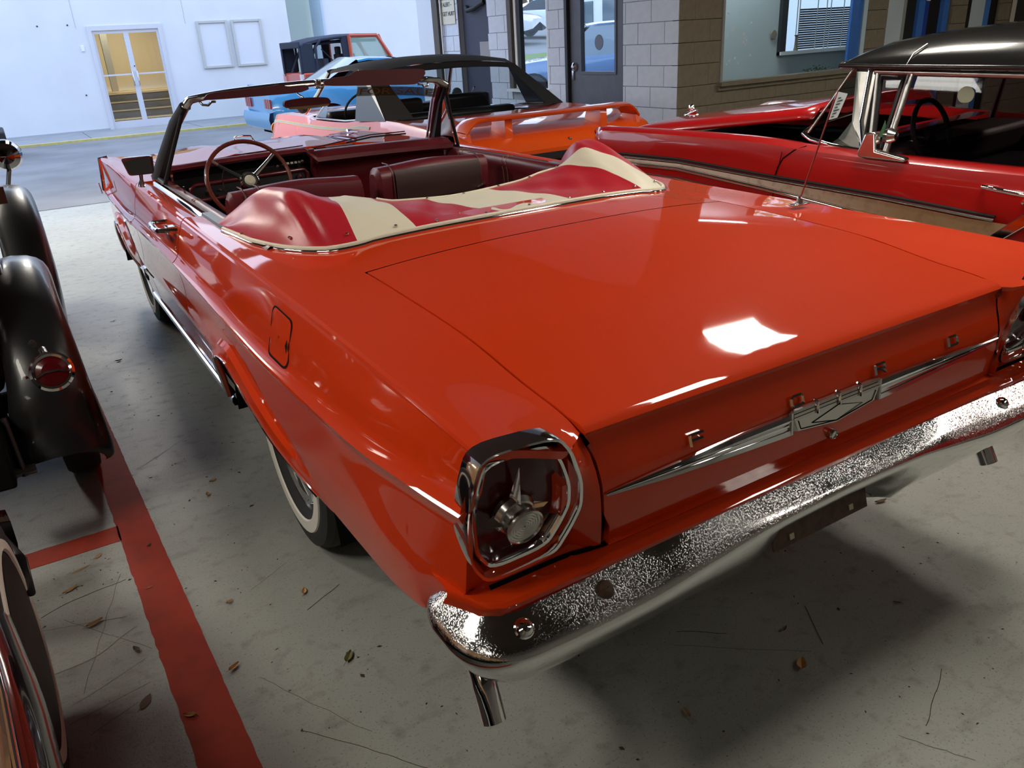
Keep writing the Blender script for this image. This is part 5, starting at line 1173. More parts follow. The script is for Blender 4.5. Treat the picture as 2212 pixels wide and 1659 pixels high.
sp_ = MB().grid([[(-.012, -a, lo(a)+.012), (-.014, -a-(.055 if a == 2.5 else 0), lerp(lo(a), up(a), .5)), (-.012, -a-(.11 if a == 2.5 else 0), up(a)-.012)] for a in AA]).build('side_spear', GOLD, rc)
tube('spear_molding', [(-.012, -a, up(a)) for a in AA], .009, CHROME2, rc, flat=(1, .8)); tube('spear_shadow_line', [(-.004, -a, up(a)+.014) for a in AA], .006, BLACK, rc)
tube('spear_molding', [(-.014, -a, lo(a)) for a in AA], .011, CHROME, rc); tube('lower_molding', [(-.008, -a, lo(a)-.055) for a in AA[:-1]], .008, CHROME, rc)
MB().prism([(-.022, -2.47, .655), (-.022, -2.52, .652), (-.022, -2.76, .86), (-.022, -2.70, .88), (-.022, -2.50, .69)], (.02, 0, 0)).build('spear_end', CHROME, rc, smooth=False, bevel=.004)
MB().grid([[(-.006, -a, z) for z in (.64, .58, .50, .38, .30)] for a in (2.5, 2.8, 3.2)]).build('lower_dark_sheet', DARK, rc)  # flat dark sheet over the lower side behind the spear
# cabin
RX = .16
gr = lambda z: RX+.02+(z-.97)*.22         # lean of the side glass
tube('door_gap', [(rs_x(a, z)-.003, -a, z) for a, z in ((1.56, .99), (1.51, .97), (1.46, .93), (1.43, .88), (1.415, .82), (1.41, .7), (1.41, .5), (1.41, .35))], .0025, DARK, rc, n=4)
BR = mat('black_roof_paint', (.012, .012, .012), rough=.22, coat=.6)
A = []
for a, z, w in ((1.60, 1.375, 0), (1.63, 1.405, 0), (1.70, 1.435, 0), (1.85, 1.462, 0), (2.1, 1.485, 0), (2.5, 1.50, 0), (3.2, 1.49, 0), (3.7, 1.45, 0), (4.0, 1.38, 0)):
    row = []
    for q in [-1, -.99, -.96, -.9, -.8, -.6, -.3, 0, .3, .6, .8, .9, .96, .99, 1]:
        x = RW/2+q*(RW/2-.205); k = 1-abs(q)**3.5; e = 1.345
        row.append((x, -a-(.02 if a < 1.62 else 0)*0, lerp(e, z+.02, k**.55 if k > 0 else 0)))
    A.append(row)
surf('roof', A, BR, rc, sharp=50)
tube('drip_rail', [(RW/2-(RW/2-.20), -a, z) for a, z in ((1.60, 1.352), (1.9, 1.345), (2.5, 1.335), (3.4, 1.33))], .011, BR, rc); tube('drip_rail', [(RW/2+(RW/2-.20), -a, 1.345) for a in (1.60, 2.5, 3.4)], .011, BR, rc)
tube('roof_seam', [(.199, -1.93, 1.352), (.23, -1.94, 1.40), (.29, -1.97, 1.435)], .004, CHROME2, rc)
tube('header_tip', [(.22, -1.60, 1.36), (.30, -1.585, 1.36), (RW/2, -1.56, 1.37)], .010, CHROME2, rc)
def pan(name, pts, m, parent=rc, th=.012): return MB().prism([(gr(z)-.0+o, -a, z) for a, z, o in pts], (th, 0, 0)).build(name, m, parent, smooth=False, bevel=.003)
CHW = mat('worn_pillar_chrome', (.55, .54, .51), rough=.28, metal=.9, noise=(12, .5, (.3, .29, .27)))
# dog-leg pillar
pan('windshield_pillar', [(1.66, 1.335, -.01), (1.765, 1.335, -.01), (1.775, 1.0, -.01), (1.85, .965, -.03), (1.80, .955, -.04), (1.62, .985, -.06), (1.66, 1.02, -.04), (1.70, 1.10, -.02)], CHW, th=.045)
tube('pillar_ridge', [(gr(1.335)-.02, -1.735, 1.335), (gr(1.1)-.02, -1.745, 1.1), (gr(.98)-.04, -1.80, .972)], .008, CHROME, rc)
tube('windshield_base_trim', [(.13, -1.80, .972), (.10, -1.66, .992), (.10, -1.54, 1.015), (.13, -1.48, 1.035), (.30, -1.42, 1.05), (RW/2, -1.32, 1.07)], .012, CHROME, rc)
tube('windshield_edge', [(.14, -1.50, 1.04), (.20, -1.58, 1.20), (.25, -1.65, 1.345)], .007, CHROME2, rc)
ws_ = MB(); ws_.add([(.135, -1.50, 1.03), (.125, -1.66, .998), (.145, -1.70, 1.02), (.19, -1.71, 1.10), (.24, -1.68, 1.34), (.25, -1.65, 1.345)], [(0, 1, 2, 3, 4, 5)]); ws_.grid([[tuple(lerp(np.array((RW/2+(RW/2-.135)*q, -1.50+.16*(1-q*q), 1.03+.03*(1-q*q))), np.array((RW/2+(RW/2-.25)*q, -1.65+.10*(1-q*q), 1.345+.03*(1-q*q))), t)) for t in (0, .5, 1)] for q in [-1+k/8 for k in range(17)]])
ws_.build('windshield', GLASSD, rc)
stk = MB().add([(.150+.0, -1.60, 1.105), (.168, -1.635, 1.115), (.196, -1.66, 1.225), (.178, -1.62, 1.235)], [(0, 1, 2, 3)]).build('window_sticker', mat('pale_blue_sticker', (.55, .66, .66), rough=.6), rc, smooth=False)
for k in range(7):
    t = .1+.12*k; a_ = np.array((.148, -1.603, 1.107)); b2 = np.array((.166, -1.635, 1.117)); u = np.array((.028, -.022, .118)); p0 = a_+u*t+(b2-a_)*.15; p1 = a_+u*t+(b2-a_)*(.5+.35*(k % 3)/2)
    MB().tube([tuple(p0+np.array((-.001, 0, 0))), tuple(p1+np.array((-.001, 0, 0)))], .0022, n=4).build('sticker_print', mat('print_grey', (.10, .14, .16), rough=.7), stk)
# vent window
tube('vent_frame', [(gr(1.32)-.008, -1.775, 1.325), (gr(1.32)-.008, -1.93, 1.322), (gr(.97)-.012, -1.895, .955), (gr(.98)-.012, -1.82, .965), (gr(1.32)-.008, -1.775, 1.325)], .012, CHW, rc)
tube('vent_seal', [(gr(1.29)-.014, -1.80, 1.295), (gr(1.29)-.014, -1.905, 1.292), (gr(1.0)-.014, -1.875, .985), (gr(1.0)-.014, -1.835, .985), (gr(1.29)-.014, -1.80, 1.295)], .009, BLACK, rc)
GR = glass('smoky_glass', (.50, .42, .44), .015, .03)
MB().add([(gr(z), -a, z) for a, z in ((1.80, 1.295), (1.905, 1.292), (1.875, .985), (1.835, .985))], [(0, 1, 2, 3)]).build('vent_glass', GR, rc, smooth=False)
tube('door_glass_frame', [(gr(1.32)-.01, -1.76, 1.322), (gr(1.32)-.01, -2.6, 1.298), (gr(1.32)-.01, -3.3, 1.29)], .014, CHW, rc)
tube('door_glass_post', [(gr(1.3)-.012, -1.945, 1.31), (gr(.96)-.014, -1.905, .952)], .011, CHW, rc)
MB().add([(gr(z), -a, z) for a, z in ((1.95, 1.305), (3.25, 1.285), (3.25, .935), (1.915, .955))], [(0, 1, 2, 3)]).build('door_glass', GR, rc, smooth=False)
MB().lathe([(.001, -.001), (.035, 0), (.036, .001)], (gr(1.22)-.006, -2.20, 1.225), 'x', 24).build('round_sticker', mat('pale_green_sticker', (.30, .34, .24), rough=.6), rc)
MB().add([(gr(z)-.005, -a, z) for a, z in ((1.83, 1.03), (1.90, 1.035), (1.885, 1.05), (1.85, 1.05))]+[(gr(1.1)-.005, -1.862, 1.11), (gr(1.1)-.005, -1.868, 1.05)], [(0, 1, 2, 3), (3, 2, 4)]).build('parrot_decal', mat('green_decal', (.03, .16, .05), rough=.6), rc, smooth=False)
# inside
IN = MB(); IN.box((RW/2, -1.82, .90), (1.5, .28, .14)).box((.62, -2.75, .80), (.62, .18, .62)).box((1.32, -2.75, .80), (.62, .18, .62)).box((RW/2, -2.3, .55), (1.6, 1.2, .1)); IN.build('interior', mat('dark_interior', (.03, .012, .012), rough=.5), rc, bevel=.03)
MB().box((1.74, -2.45, .78), (.06, 1.6, .36)).build('far_door_panel', mat('dark_red_vinyl', (.10, .006, .008), rough=.4), rc, smooth=False)
tube('far_window_frame', [(1.73, -1.72, .97), (1.70, -1.78, 1.31), (1.70, -3.0, 1.29), (1.73, -3.0, .96)], .02, mat('dark_red_vinyl', (0, 0, 0)), rc)
MB().tube([(.50+.175*math.cos(q), -1.95+.05*math.sin(q), 1.02+.155*math.sin(q)) for q in [2*math.pi*k/30 for k in range(30)]], .012, n=6, closed=True).tube([(.50, -1.93, 1.0), (.66, -1.95, 1.04)], .008, n=5).tube([(.50, -1.93, 1.0), (.34, -1.95, 1.04)], .008, n=5).lathe([(.05, 0), (.04, -.03), (.001, -.04)], (.50, -1.93, 1.0), 'y', 16).build('steering_wheel', BLACK, rc)
# outside mirror and handle
mr = MB().prism([(.0, -1.86, .985), (.0, -1.89, 1.075), (.0, -1.94, 1.08), (.0, -1.95, 1.0), (.0, -2.09, .975), (.0, -2.09, .958), (.0, -1.87, .965)], (.05, 0, 0)).build('side_mirror', CHROME2, rc, bevel=.008); mr.location = (-.02, 0, 0)
MB().lathe([(.03, 0), (.035, -.02), (.02, -.05), (.001, -.055)], (.05, -1.955, 1.06), 'y', 14).build('mirror_head', CHROME2, rc)
tube('door_handle', [(.02, -2.43, .885), (-.025, -2.44, .888), (-.03, -2.50, .882), (-.03, -2.64, .868), (.02, -2.66, .865)], .010, CHROME, rc); MB().lathe([(.014, 0), (.012, -.012), (.001, -.014)], (.005, -2.60, .838), 'x', 12).build('door_lock', CHROME, rc)
for a in (.92, 3.95): wheel(rc, (.13, -a, .35), -1, r=.35, cap=.19); wheel(rc, (RW-.13, -a, .35), 1, r=.35, cap=.19)
# ------------------------------------------------------------------ blue coupe beyond
BLUE = mat('bright_blue_paint', (.06, .30, .56), rough=.25, coat=1)
bl = empty('blue_coupe', (2.55, 14.0, 0), rad(-90), 'bright blue coupe parked across the driveway behind the orange convertible', 'car')
AR = [(1.0, .36), (3.6, .36)]
body_shell('body', bl, BLUE, 4.6, lowz=H([(0, .32), (.4, .24), (4.2, .22), (4.6, .3)]), hl=H([(0, .78), (.4, .86), (4.2, .84), (4.6, .66)]), hm=H([(0, .80), (.3, .90), (4.1, .88), (4.6, .68)]), zm=lambda y: .60, hb=H([(0, .72), (.4, .80), (3.8, .78), (4.6, .6)]), zb=H([(0, .86), (.12, .93), (1.2, .95), (2.8, .90), (4.2, .78), (4.6, .62)]), zctr=H([(0, .90), (.15, .96), (1.0, .98), (1.2, .9), (2.9, .9), (3.1, .95), (4.2, .82), (4.6, .64)]), arches=AR, cabin=(1.2, 3.0)); under(bl, 4.6, .86, AR)
MB().grid([[(x, -.0+d, z) for d, z in ((.02, .62), (-.07, .60), (-.10, .50), (-.07, .34), (.0, .30))] for x in [-.84+1.68*k/16 for k in range(17)]]).build('rear_bumper', BLUE, bl)
for s in (-1, 1):
    for k in range(3): box('tail_lamp', (s*(.50+.12*k), -.015, .74), (.10, .03, .15), mat('dull_red_lens', (.35, .06, .06), rough=.2), bl)
    for y in (1.0, 3.6): wheel(bl, (s*.78, y, .32), s, r=.32, ww=None, cap=.0)
    quad('side_glass', [(s*.74, 1.15, .94), (s*.74, 3.0, .92), (s*.60, 2.45, 1.31), (s*.60, 1.75, 1.33)], mat('dark_car_glass', (.02, .025, .03), rough=.05), bl)
roof_shell('roof', bl, BLUE, [(2.5, .60, 1.30), (2.3, .61, 1.34), (1.9, .615, 1.36), (1.7, .61, 1.34)], .045, .03)
quad('rear_window', [(-.66, .95, .98), (.66, .95, .98), (.58, 1.70, 1.36), (-.58, 1.70, 1.36)], mat('silver_glass', (.30, .33, .34), rough=.1, metal=.6), bl, bow=(0, -.05, .04))
quad('windshield', [(-.70, 3.1, .94), (.70, 3.1, .94), (.58, 2.48, 1.33), (-.58, 2.48, 1.33)], MATS['dark_car_glass'], bl, bow=(0, .1, .02))
MB().grid([[(x, y, z) for y, z in ((.02, 1.02), (.10, 1.045), (.20, 1.03))] for x in [-.7+1.4*k/12 for k in range(13)]]).box((-.68, .1, .98), (.04, .14, .1)).box((.68, .1, .98), (.04, .14, .1)).build('rear_spoiler', BLUE, bl)
# ------------------------------------------------------------------ orange-red off-roader with soft top
JR = mat('orange_red_flat_paint', (.50, .065, .025), rough=.35, coat=.5); JB = mat('black_canvas', (.022, .027, .045), rough=.8)
jp = empty('off_roader', (4.62, 18.4, 0), rad(-90), 'orange-red off-roader with black canvas top and open sides, parked before the white wall', 'car')
# local: +y = forward (world +x), x local = world y mirrored: world y = 18.4 - x
m = MB(); m.box((-.0, 1.95, .80), (1.50, 3.9, .55)); m.build('tub', JR, jp, bevel=.03)
m = MB(); 
for s in (-1, 1): 
    for y in (.75, 3.15): m.box((s*.80, y, .82), (.22, .95, .10))
m.build('fender_flares', BLACK, jp, smooth=False)
for s in (-1, 1):
    for y in (.72, 3.15): wheel(jp, (s*.80, y, .40), s, r=.40, ww=None, cap=.0, w=.24)
for s in (-1, 1):
    P = JB; x = s*.72
    MB().prism([(x, .0, 1.07), (x, .34, 1.07), (x, .30, 1.68), (x, .10, 1.70), (x, .02, 1.62)], (-s*.05, 0, 0)).build('canvas_corner', JB, jp, smooth=True, sharp=60, bevel=.02)
    MB().prism([(x, 1.02, 1.07), (x, 1.17, 1.07), (x*.97, 1.14, 1.78), (x*.97, .98, 1.78)], (-s*.05, 0, 0)).build('roll_bar_pillar', JB, jp, smooth=False)
    d_ = MB()
    for a, b in ((((1.18, 1.05), (1.18, 1.80)), 0), (((1.18, 1.80), (1.86, 1.78)), 0), (((1.86, 1.78), (2.16, 1.30)), 0), (((2.16, 1.30), (2.20, 1.05)), 0)):
        d_.tube([(x*(.97 if q[1] > 1.5 else 1.0), q[0], q[1]) for q in a], .045, n=6)
    dd = d_.box((x, 1.7, 1.02), (.05, 1.05, .12)).build('door', JR, jp, smooth=False)
    MB().add([(x*.985, a, z) for a, z in ((1.22, 1.08), (1.22, 1.77), (1.84, 1.75), (2.14, 1.28), (2.16, 1.08))], [(0, 1, 2, 3, 4)]).build('door_glass', mat('pale_green_glass', (.45, .62, .52), rough=.1, alpha=.55), dd, smooth=False)
    box('side_mirror', (s*.90, 2.02, 1.24), (.18, .08, .16), BLACK, jp, bevel=.02)
    tube('soft_top_rail', [(x, .34, 1.08), (x, .36, 1.60), (x, .50, 1.74), (x*.98, 1.0, 1.78)], .03, JB, jp)
    MB().box((s*.34, 1.28, 1.15), (.42, .14, .55)).box((s*.34, 1.26, 1.50), (.24, .09, .17)).build('front_seat', mat('dark_blue_seat', (.035, .04, .055), rough=.8), jp, bevel=.03)
    MB().box((s*.34, .62, 1.15), (.46, .14, .4)).build('rear_seat', MATS['dark_blue_seat'], jp, bevel=.03)
    tube('roll_bar', [(s*.55, .15, 1.07), (s*.52, .45, 1.66), (s*.52, 1.1, 1.70), (s*.52, 1.9, 1.68)], .035, JB, jp)
    tube('seat_belt', [(s*.68, .50, 1.55), (s*.5, .95, 1.15)], .012, JB, jp)
roof_shell('canvas_roof', jp, JB, [(.02, .70, 1.63), (.15, .71, 1.70), (.5, .70, 1.76), (1.1, .69, 1.80), (1.6, .69, 1.795), (1.92, .68, 1.78)], .05, .05)
m = MB().box((0, .0, 1.66), (1.42, .04, .14)); m.box((-.66, .0, 1.3), (.10, .04, .6)).box((.66, .0, 1.3), (.10, .04, .6)); m.build('canvas_rear_frame', JB, jp, bevel=.02)
m = MB().box((0, 2.55, 1.06), (1.30, .85, .06)); m.build('hood', JR, jp, bevel=.03)
MB().add([(-.66, 2.15, 1.1), (.66, 2.15, 1.1), (.62, 1.92, 1.76), (-.62, 1.92, 1.76)], [(0, 1, 2, 3)]).build('windshield', MATS['pale_green_glass'], jp, smooth=False)
tube('windshield_frame', [(-.68, 2.17, 1.08), (-.66, 1.93, 1.77), (.66, 1.93, 1.77), (.68, 2.17, 1.08)], .035, JR, jp)
box('tail_lamp', (-.68, -.03, .95), (.12, .06, .20), mat('white_red_lens', (.75, .6, .6), rough=.2), jp); box('tail_lamp', (.68, -.03, .95), (.12, .06, .20), MATS['white_red_lens'], jp); box('rear_bumper', (0, -.09, .62), (1.5, .14, .16), BLACK, jp, bevel=.02)
# ------------------------------------------------------------------ old black-fendered car on the left
MAR = mat('dark_maroon_paint', (.060, .004, .008), rough=.22, coat=1); BF = mat('satin_black_fender', (.009, .009, .010), rough=.32, coat=.2, spec=.4, bump=(9, .12, .01))
oc = empty('vintage_car', (-2.35, 1.9, 0), 0, 'prewar maroon car with black fenders, left of the convertible', 'car')
def fender(name, path, xi, xo, m, flare=.0):
    """path: (y,z); crowned strip from inner x to outer x, then a down-turned lip"""
    A = []; n = len(path)
    for i, (y, z) in enumerate(path):
        y0, z0 = path[max(i-1, 0)]; y1, z1 = path[min(i+1, n-1)]; ty, tz = y1-y0, z1-z0; l = math.hypot(ty, tz) or 1; ny, nz = -tz/l, ty/l
        if i/n < .5 and nz < 0 and False: ny, nz = -ny, -nz
        a, b = xi(i/(n-1)), xo(i/(n-1)); row = []
        for q, h in ((0, -.03), (.06, -.01), (.2, .006), (.45, .014), (.7, .006), (.84, -.008), (.93, -.028), (.98, -.055), (1.0, -.085), (.985, -.10)):
            row.append((lerp(a, b, q)+2.35, y+ny*h-1.9, z+nz*h))
        A.append(row)
    return surf(name, A, m, oc, sharp=60)
rp = [(y, z) for y, z, _ in spline([(1.84, .335, 0), (1.865, .36, 0), (1.895, .42, 0), (1.93, .55, 0), (2.03, .69, 0), (2.20, .80, 0), (2.45, .865, 0), (2.70, .86, 0), (2.95, .76, 0), (3.15, .58, 0), (3.3, .40, 0)], 5)]
xi_ = H([(0, -1.67), (.1, -1.68), (.4, -1.62), (1, -1.62)]); xo_ = H([(0, -1.40), (.04, -1.372), (.1, -1.365), (.35, -1.385), (.6, -1.40), (1, -1.40)])
fender('rear_fender', list(reversed(rp)) if False else rp, xi_, xo_, BF)
fp = [(y, z) for y, z, _ in spline([(3.55, .30, 0), (3.95, .36, 0), (4.30, .56, 0), (4.62, .78, 0), (4.95, .865, 0), (5.25, .83, 0), (5.5, .68, 0), (5.62, .5, 0)], 5)]
fender('front_fender', fp, H([(0, -1.62), (.5, -1.60), (1, -1.66)]), H([(0, -1.40), (.3, -1.355), (.55, -1.36), (1, -1.40)]), BF)
MB().box((.80, 1.55, .31), (.30, 1.0, .035)).build('running_board', BF, oc, bevel=.01)
wheel(oc, (.87, .60, .345), 1, r=.345, w=.13, ww=None, cap=.0); wheel(oc, (.905, 3.0, .345), 1, r=.345, w=.13, ww=None, cap=.0); wheel(oc, (-.88, .52, .345), -1, r=.345, w=.13, ww=None, cap=.0); wheel(oc, (-.905, 3.0, .345), -1, r=.345, w=.13, ww=None, cap=.0)
A = []
for y, hw, zt in ((.02, .50, .80), (.04, .60, .92), (.10, .69, 1.04), (.25, .755, 1.20), (.5, .78, 1.45), (.8, .785, 1.62), (1.3, .785, 1.68), (1.9, .77, 1.66), (2.15, .74, 1.58)):
    row = []
    for s in (1,):
        for q, x in ((.0, .93), (.15, .98), (.35, 1), (.6, 1), (.8, .985), (.93, .93), (1, .80)):
            z = lerp(.52, zt, q); row.append((hw*x, y, z))
    row += [(0, y, zt+.02)]+[(-a, b, c) for a, b, c in reversed(row)]
    A.append(row)
m = MB().grid(A); m.add(A[0], [tuple(range(len(A[0])))]); m.build('body', MAR, oc, sharp=60)
A = [[(hw*x, y, z) for x, z in ((1, .52), (1.02, .75), (.98, .92), (.80, 1.03), (.4, 1.08), (0, 1.09), (-.4, 1.08), (-.8, 1.03), (-.98, .92), (-1.02, .75), (-1, .52))] for y, hw in ((2.15, .66), (2.5, .58), (3.0, .45), (3.4, .34))]
m = MB().grid(A); m.build('hood', MAR, oc, sharp=50)
MB().box((.0, .10, .42), (1.36, .5, .22)).box((.66, .03, .40), (.03, .05, .26)).box((.0, 1.7, .40), (.7, 3.4, .14)).build('frame', DARK, oc, bevel=.01)
tube('rear_spreader_bar', [(.30, -.08, .335), (.74, -.08, .335)], .018, mat('dark_metal', (.08, .08, .08), rough=.3, metal=.8), oc); tube('shackle', [(.695, -.05, .52), (.705, -.09, .32)], .010, MATS['dark_metal'], oc)
tk = MB().prism([(.55, -.05, .45), (.55, -.07, .56), (.55, .15, .60), (.55, .25, .45)], (-1.1, 0, 0)).build('fuel_tank', mat('black_tank', (.015, .015, .015), rough=.3), oc, bevel=.02)
tlm = MB().lathe([(.056, .02), (.064, .0), (.066, -.012), (.058, -.020), (.050, -.018)], (0, 0, 0), 'y', 32).build('tail_light', CHROME, oc); tlm.location = (.868, -.055, .640); tlm.rotation_euler = (rad(-24), 0, 0)
MB().lathe([(.050, -.015), (.03, -.022), (.001, -.025)], (0, 0, 0), 'y', 28).build('tail_light_lens', LENSR, tlm)
MB().tube([(-.05, -.022, -.012), (-.02, -.026, .0), (.02, -.026, 0), (.05, -.022, -.012)], .004, n=6).build('lens_bar', CHROME, tlm); tube('lamp_stem', [(-.005, .01, .06), (-.01, .05, .085)], .012, CHROME2, tlm)
MB().lathe([(.001, .004), (.011, .002), (.013, -.008), (.001, -.012)], (.835, .025, .725), 'y', 14).build('fender_bolt', MATS['dark_metal'], oc)
hl = MB().lathe([(.001, -.11), (.05, -.10), (.085, -.065), (.100, -.01), (.104, .05), (.098, .07)], (.905, 3.70, 1.01), 'y', 28).build('headlight', mat('dark_chrome', (.35, .33, .33), rough=.05, metal=1), oc)
tube('headlight_post', [(.90, 3.68, .92), (.86, 3.62, .80)], .015, MATS['dark_metal'], oc)
box('windshield_lamp_bracket', (.835, 2.26, .93), (.04, .03, .09), mat('brown_bracket', (.10, .03, .02), rough=.5), oc)
tube('body_bead', [(.79, y, z) for y, z in ((.05, .60), (.3, .78), (.6, .90), (1.0, .92), (2.1, .92))], .006, MAR, oc)
# ------------------------------------------------------------------ tan car, bottom left corner
TANP = mat('tan_beige_paint', (.46, .29, .14), rough=.3, coat=1); BKP = mat('gloss_black_paint', (.010, .008, .010), rough=.12, coat=1)
tc_ = empty('tan_car', (-2.45, .6, 0), 0, 'tan old car with black lower fender and whitewall tyre, cut by the bottom left corner', 'car')
def bx_(y): return float(np.interp(y, [-2.6, -1.0, -.5, -.25, -.07, .2, .33, .42], [.86, .86, .85, .83, .805, .765, .715, .62]))
A = [[(bx_(y)*q+o, y, z) for q, o, z in ((1, -.055, .60), (1, -.042, .63), (1, -.05, .70), (1, -.09, .80), (1, -.17, .88), (.7, -.15, .94), (.3, -.1, .97), (0, 0, .98), (-.7, .15, .94), (-1, .05, .80), (-1, 0, .60))] for y in [-2.6+.12*k for k in range(26)]]
m = MB().grid(A); m.add(A[-1], [tuple(range(len(A[-1])))]); m.build('upper_body', TANP, tc_, sharp=50)
tube('body_molding', [(bx_(y)-.040, y, .612) for y in [-2.6+.1*k for k in range(31)]], .006, CHROME, tc_)
A = [[(bx_(y)+o, y, z) for o, z in ((-.046, .608), (-.028, .598), (-.008, .575), (.004, .54), (.008, .50), (.004, .46), (-.01, .43), (-.05, .42))] for y in [-2.6+.1*k for k in range(31)]]
MB().grid(A).build('lower_fender', BKP, tc_)
wh_ = wheel(tc_, (.712, .20, .34), 1, r=.34, w=.15, ww=(.236, .266), cap=0); MB().lathe([(.238, .070), (.22, .078), (.16, .083), (.08, .086), (.001, .087)], ax='x', n=36).build('wheel_cover', mat('dull_black', (.006, .006, .006), rough=.5, spec=.2), wh_); wheel(tc_, (-.755, .05, .34), -1, r=.34, w=.15, ww=(.22, .285), cap=.16)
MB().box((0, -1.0, .42), (1.3, 3.0, .3)).build('underbody', DARK, tc_, smooth=False)
MB().grid([[(x*.97, .665-.10*(abs(x)/.8)**3+d, z) for d, z in ((-.02, .52), (.04, .51), (.065, .46), (.05, .40), (-.01, .385))] for x in [-.81+1.62*k/20 for k in range(21)]]).build('bumper', mat('dark_chrome', (0, 0, 0)), tc_)
MB().prism([(.77, .58, .46), (.81, .50, .41), (.81, .42, .34), (.795, .44, .345), (.765, .52, .39)], (-.02, 0, 0)).build('bumper_end', mat('dark_metal', (0, 0, 0)), tc_, bevel=.006)
# ------------------------------------------------------------------ small piece of a white car at the left edge, far off
def plain_car(name, loc, rz, paint, label, L=4.5, zr_=1.42, glassm=None):
    r = empty(name, loc, rz, label, 'car'); AR = [(.85, .36), (L-.9, .36)]
    body_shell('body', r, paint, L, lowz=H([(0, .32), (.4, .24), (L-.4, .22), (L, .3)]), hl=H([(0, .74), (.4, .84), (L-.4, .82), (L, .64)]), hm=H([(0, .78), (.3, .89), (L-.4, .87), (L, .66)]), zm=lambda y: .60, hb=H([(0, .70), (.4, .80), (L-.8, .76), (L, .58)]), zb=H([(0, .88), (.12, .95), (1.2, .97), (L-1.6, .92), (L-.4, .80), (L, .66)]), zctr=H([(0, .90), (.15, .98), (.8, 1.0), (1.0, .9), (L-1.6, .9), (L-1.3, .97), (L-.4, .85), (L, .68)]), arches=AR, cabin=(.9, L-1.4), n=40); under(r, L, .85, AR)
    for s in (-1, 1):
        for y in (.85, L-.9): wheel(r, (s*.77, y, .32), s, r=.32, ww=None, cap=.18)
        quad('side_glass', [(s*.75, .75, .95), (s*.75, L-1.5, .93), (s*.60, L-2.2, zr_-.04), (s*.60, 1.45, zr_-.03)], glassm or MATS['dark_car_glass'], r)
    roof_shell('roof', r, paint, [(L-2.1, .60, zr_-.05), (L-2.35, .61, zr_-.02), (1.8, .615, zr_), (1.4, .61, zr_-.03)], .045, .03)
    quad('rear_window', [(-.68, .7, .98), (.68, .7, .98), (.58, 1.42, zr_-.02), (-.58, 1.42, zr_-.02)], MATS['dark_car_glass'], r, bow=(0, -.04, .03))
    quad('windshield', [(-.71, L-1.35, .95), (.71, L-1.35, .95), (.58, L-2.12, zr_-.04), (-.58, L-2.12, zr_-.04)], MATS['dark_car_glass'], r, bow=(0, .1, .02))
    return r
WP = mat('white_car_paint', (.7, .72, .75), rough=.25, coat=1)
wc = plain_car('white_car', (-5.98, 17.2, 0), rad(-90), WP, 'white car end with black bumper peeking in at the far left edge of the driveway')
box('front_bumper', (0, 4.5, .42), (1.5, .16, .16), BLACK, wc, bevel=.03)
# ------------------------------------------------------------------ outdoors seen through the glass
plain_car('parked_blue_car', (12.3, 13.2, .15), rad(60), mat('slate_blue_paint', (.10, .20, .38), rough=.25, coat=1), 'slate blue car outside, seen through the window and the glass of the metal door', L=4.7, zr_=1.6, glassm=mat('pale_car_glass', (.35, .42, .48), rough=.1))
random.seed(3)
for k, (x, y, col) in enumerate(((13.5, 31, (.7, .72, .75)), (16.4, 33.0, (.75, .75, .75)), (19.5, 33, (.6, .65, .75)), (23.6, 33, (.5, .1, .12)), (28.5, 32, (.3, .4, .6)))):
    plain_car('distant_car', (x, y, lotz(x, y)+.10), rad(200+k*9), mat('lot_paint_%s' % 'abcde'[k], col, rough=.3, coat=1), ['white car parked farthest left in the lot outside', 'white car parked beside the leftmost one in the lot outside', 'pale blue car in the middle of the lot outside', 'dark red car in the lot outside', 'blue car farthest right in the lot outside'][k])['group'] = 'cars parked in the lot outside'
struct('floor_grass', MB().grid([[(x, y, lotz(x, y)+.04) for y in (22.5, 24, 26)] for x in (10, 14, 18)]).grid([[(x, y, lotz(x, y)+.04) for y in (37, 40, 43)] for x in (10, 18, 30, 48)]), mat('grass_verge', (.18, .26, .06), rough=.9))
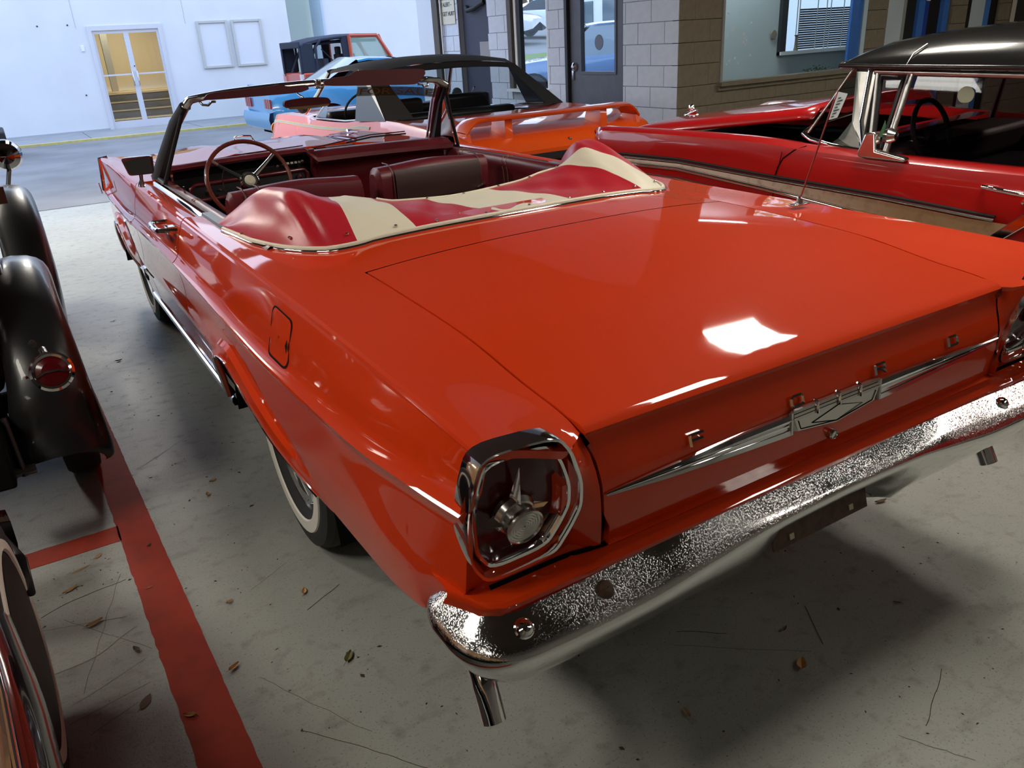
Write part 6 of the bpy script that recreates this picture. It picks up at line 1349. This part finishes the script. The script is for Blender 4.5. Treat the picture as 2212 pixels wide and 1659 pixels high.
def crown(name, x, y, z, r, mt, lab, n=380, trunk=None, sq=1.0):
    zb_ = lotz(x, y); z += zb_
    random.seed(int(x*13+y)); m = MB()
    for k in range(n):
        a = random.uniform(0, 6.28); b = math.acos(random.uniform(-1, 1)); q = r*(random.random()**.35)
        p = Vector((x+q*math.sin(b)*math.cos(a), y+q*math.sin(b)*math.sin(a), z+q*math.cos(b)*sq)); l = r*.11; u = Vector((random.gauss(0, 1), random.gauss(0, 1), random.gauss(0, 1))).normalized()*l; v = u.orthogonal().normalized()*l*.7
        m.add([p-u, p+v, p+u, p-v], [(0, 1, 2, 3)])
    e = empty(name, (0, 0, 0), label=lab, cat='tree' if trunk else 'bush')
    o = m.build('foliage', mt, e, smooth=False); o['kind'] = 'stuff'
    if trunk: tube('trunk', [(x, y, zb_-.1), (x+.1, y, z)], [r*.07, r*.04], mat('bark', (.14, .10, .07), rough=.9), e)
    return e
TG = mat('tree_green', (.18, .24, .07), rough=.8); TO = mat('autumn_orange', (.45, .24, .06), rough=.8); TY = mat('tree_yellow_green', (.34, .36, .10), rough=.8)
crown('bush', 11.3, 23.0, .75, 1.15, TO, 'rounded orange autumn bush outside the narrow window')
TL = ['green tree outside, first from the left beyond the lot', 'yellow-green tree outside, second from the left beyond the lot', 'orange-leaved tree outside beyond the lot', 'tall green tree outside beyond the parked white cars', 'yellow-green tree outside near the right of the lot', 'green tree outside farthest right']
for k, (x, y, r, mt) in enumerate(((12, 44, 3.6, TG), (20, 45, 3.7, TY), (28, 44, 3.6, TO), (36, 42, 3.7, TG), (42, 35, 3.6, TY), (44, 26, 3.7, TG))): crown('tree', x, y, 4.2, r, mt, TL[k], 700, True)
tag(MB().tube([(18.6, 36, 1.6), (18.6, 36, 8.6)], .14, n=8).build('utility_pole', mat('pale_pole', (.6, .55, .45), rough=.8)), 'pale utility pole outside beyond the lot', 'pole')
sgn = empty('blue_road_sign', (14.2, 26.5, .85), label='blue sign board standing outside near the lot', cat='sign'); box('board', (0, 0, 2.2), (1.0, .08, .8), mat('sign_blue', (.03, .25, .6), rough=.4), sgn); tube('post', [(0, 0, 0), (0, 0, 1.8)], .05, MATS['pale_pole'], sgn)
# building with bright windows across the lot
bb = empty('shop_building', (19, 15.2, .1), label='white shop building outside, seen through the glass of the metal door', cat='building')
MB().box((3, 4, 2.0), (8, .3, 4)).box((-1, 7.5, 2.0), (.3, 7, 4)).build('wall', mat('bright_shop_wall', (.75, .77, .78), rough=.8), bb, smooth=False)
for k in range(4): box('window', (-1.17, 5.2+1.5*k, 1.9), (.06, .9, 1.2), mat('shop_glass', (.10, .14, .18), rough=.1), bb)
for k in range(3): box('shelf', (-1.5, 5.0, .4+.5*k), (.4, 1.4, .04), mat('tan_shelf', (.55, .40, .18), rough=.7), bb)
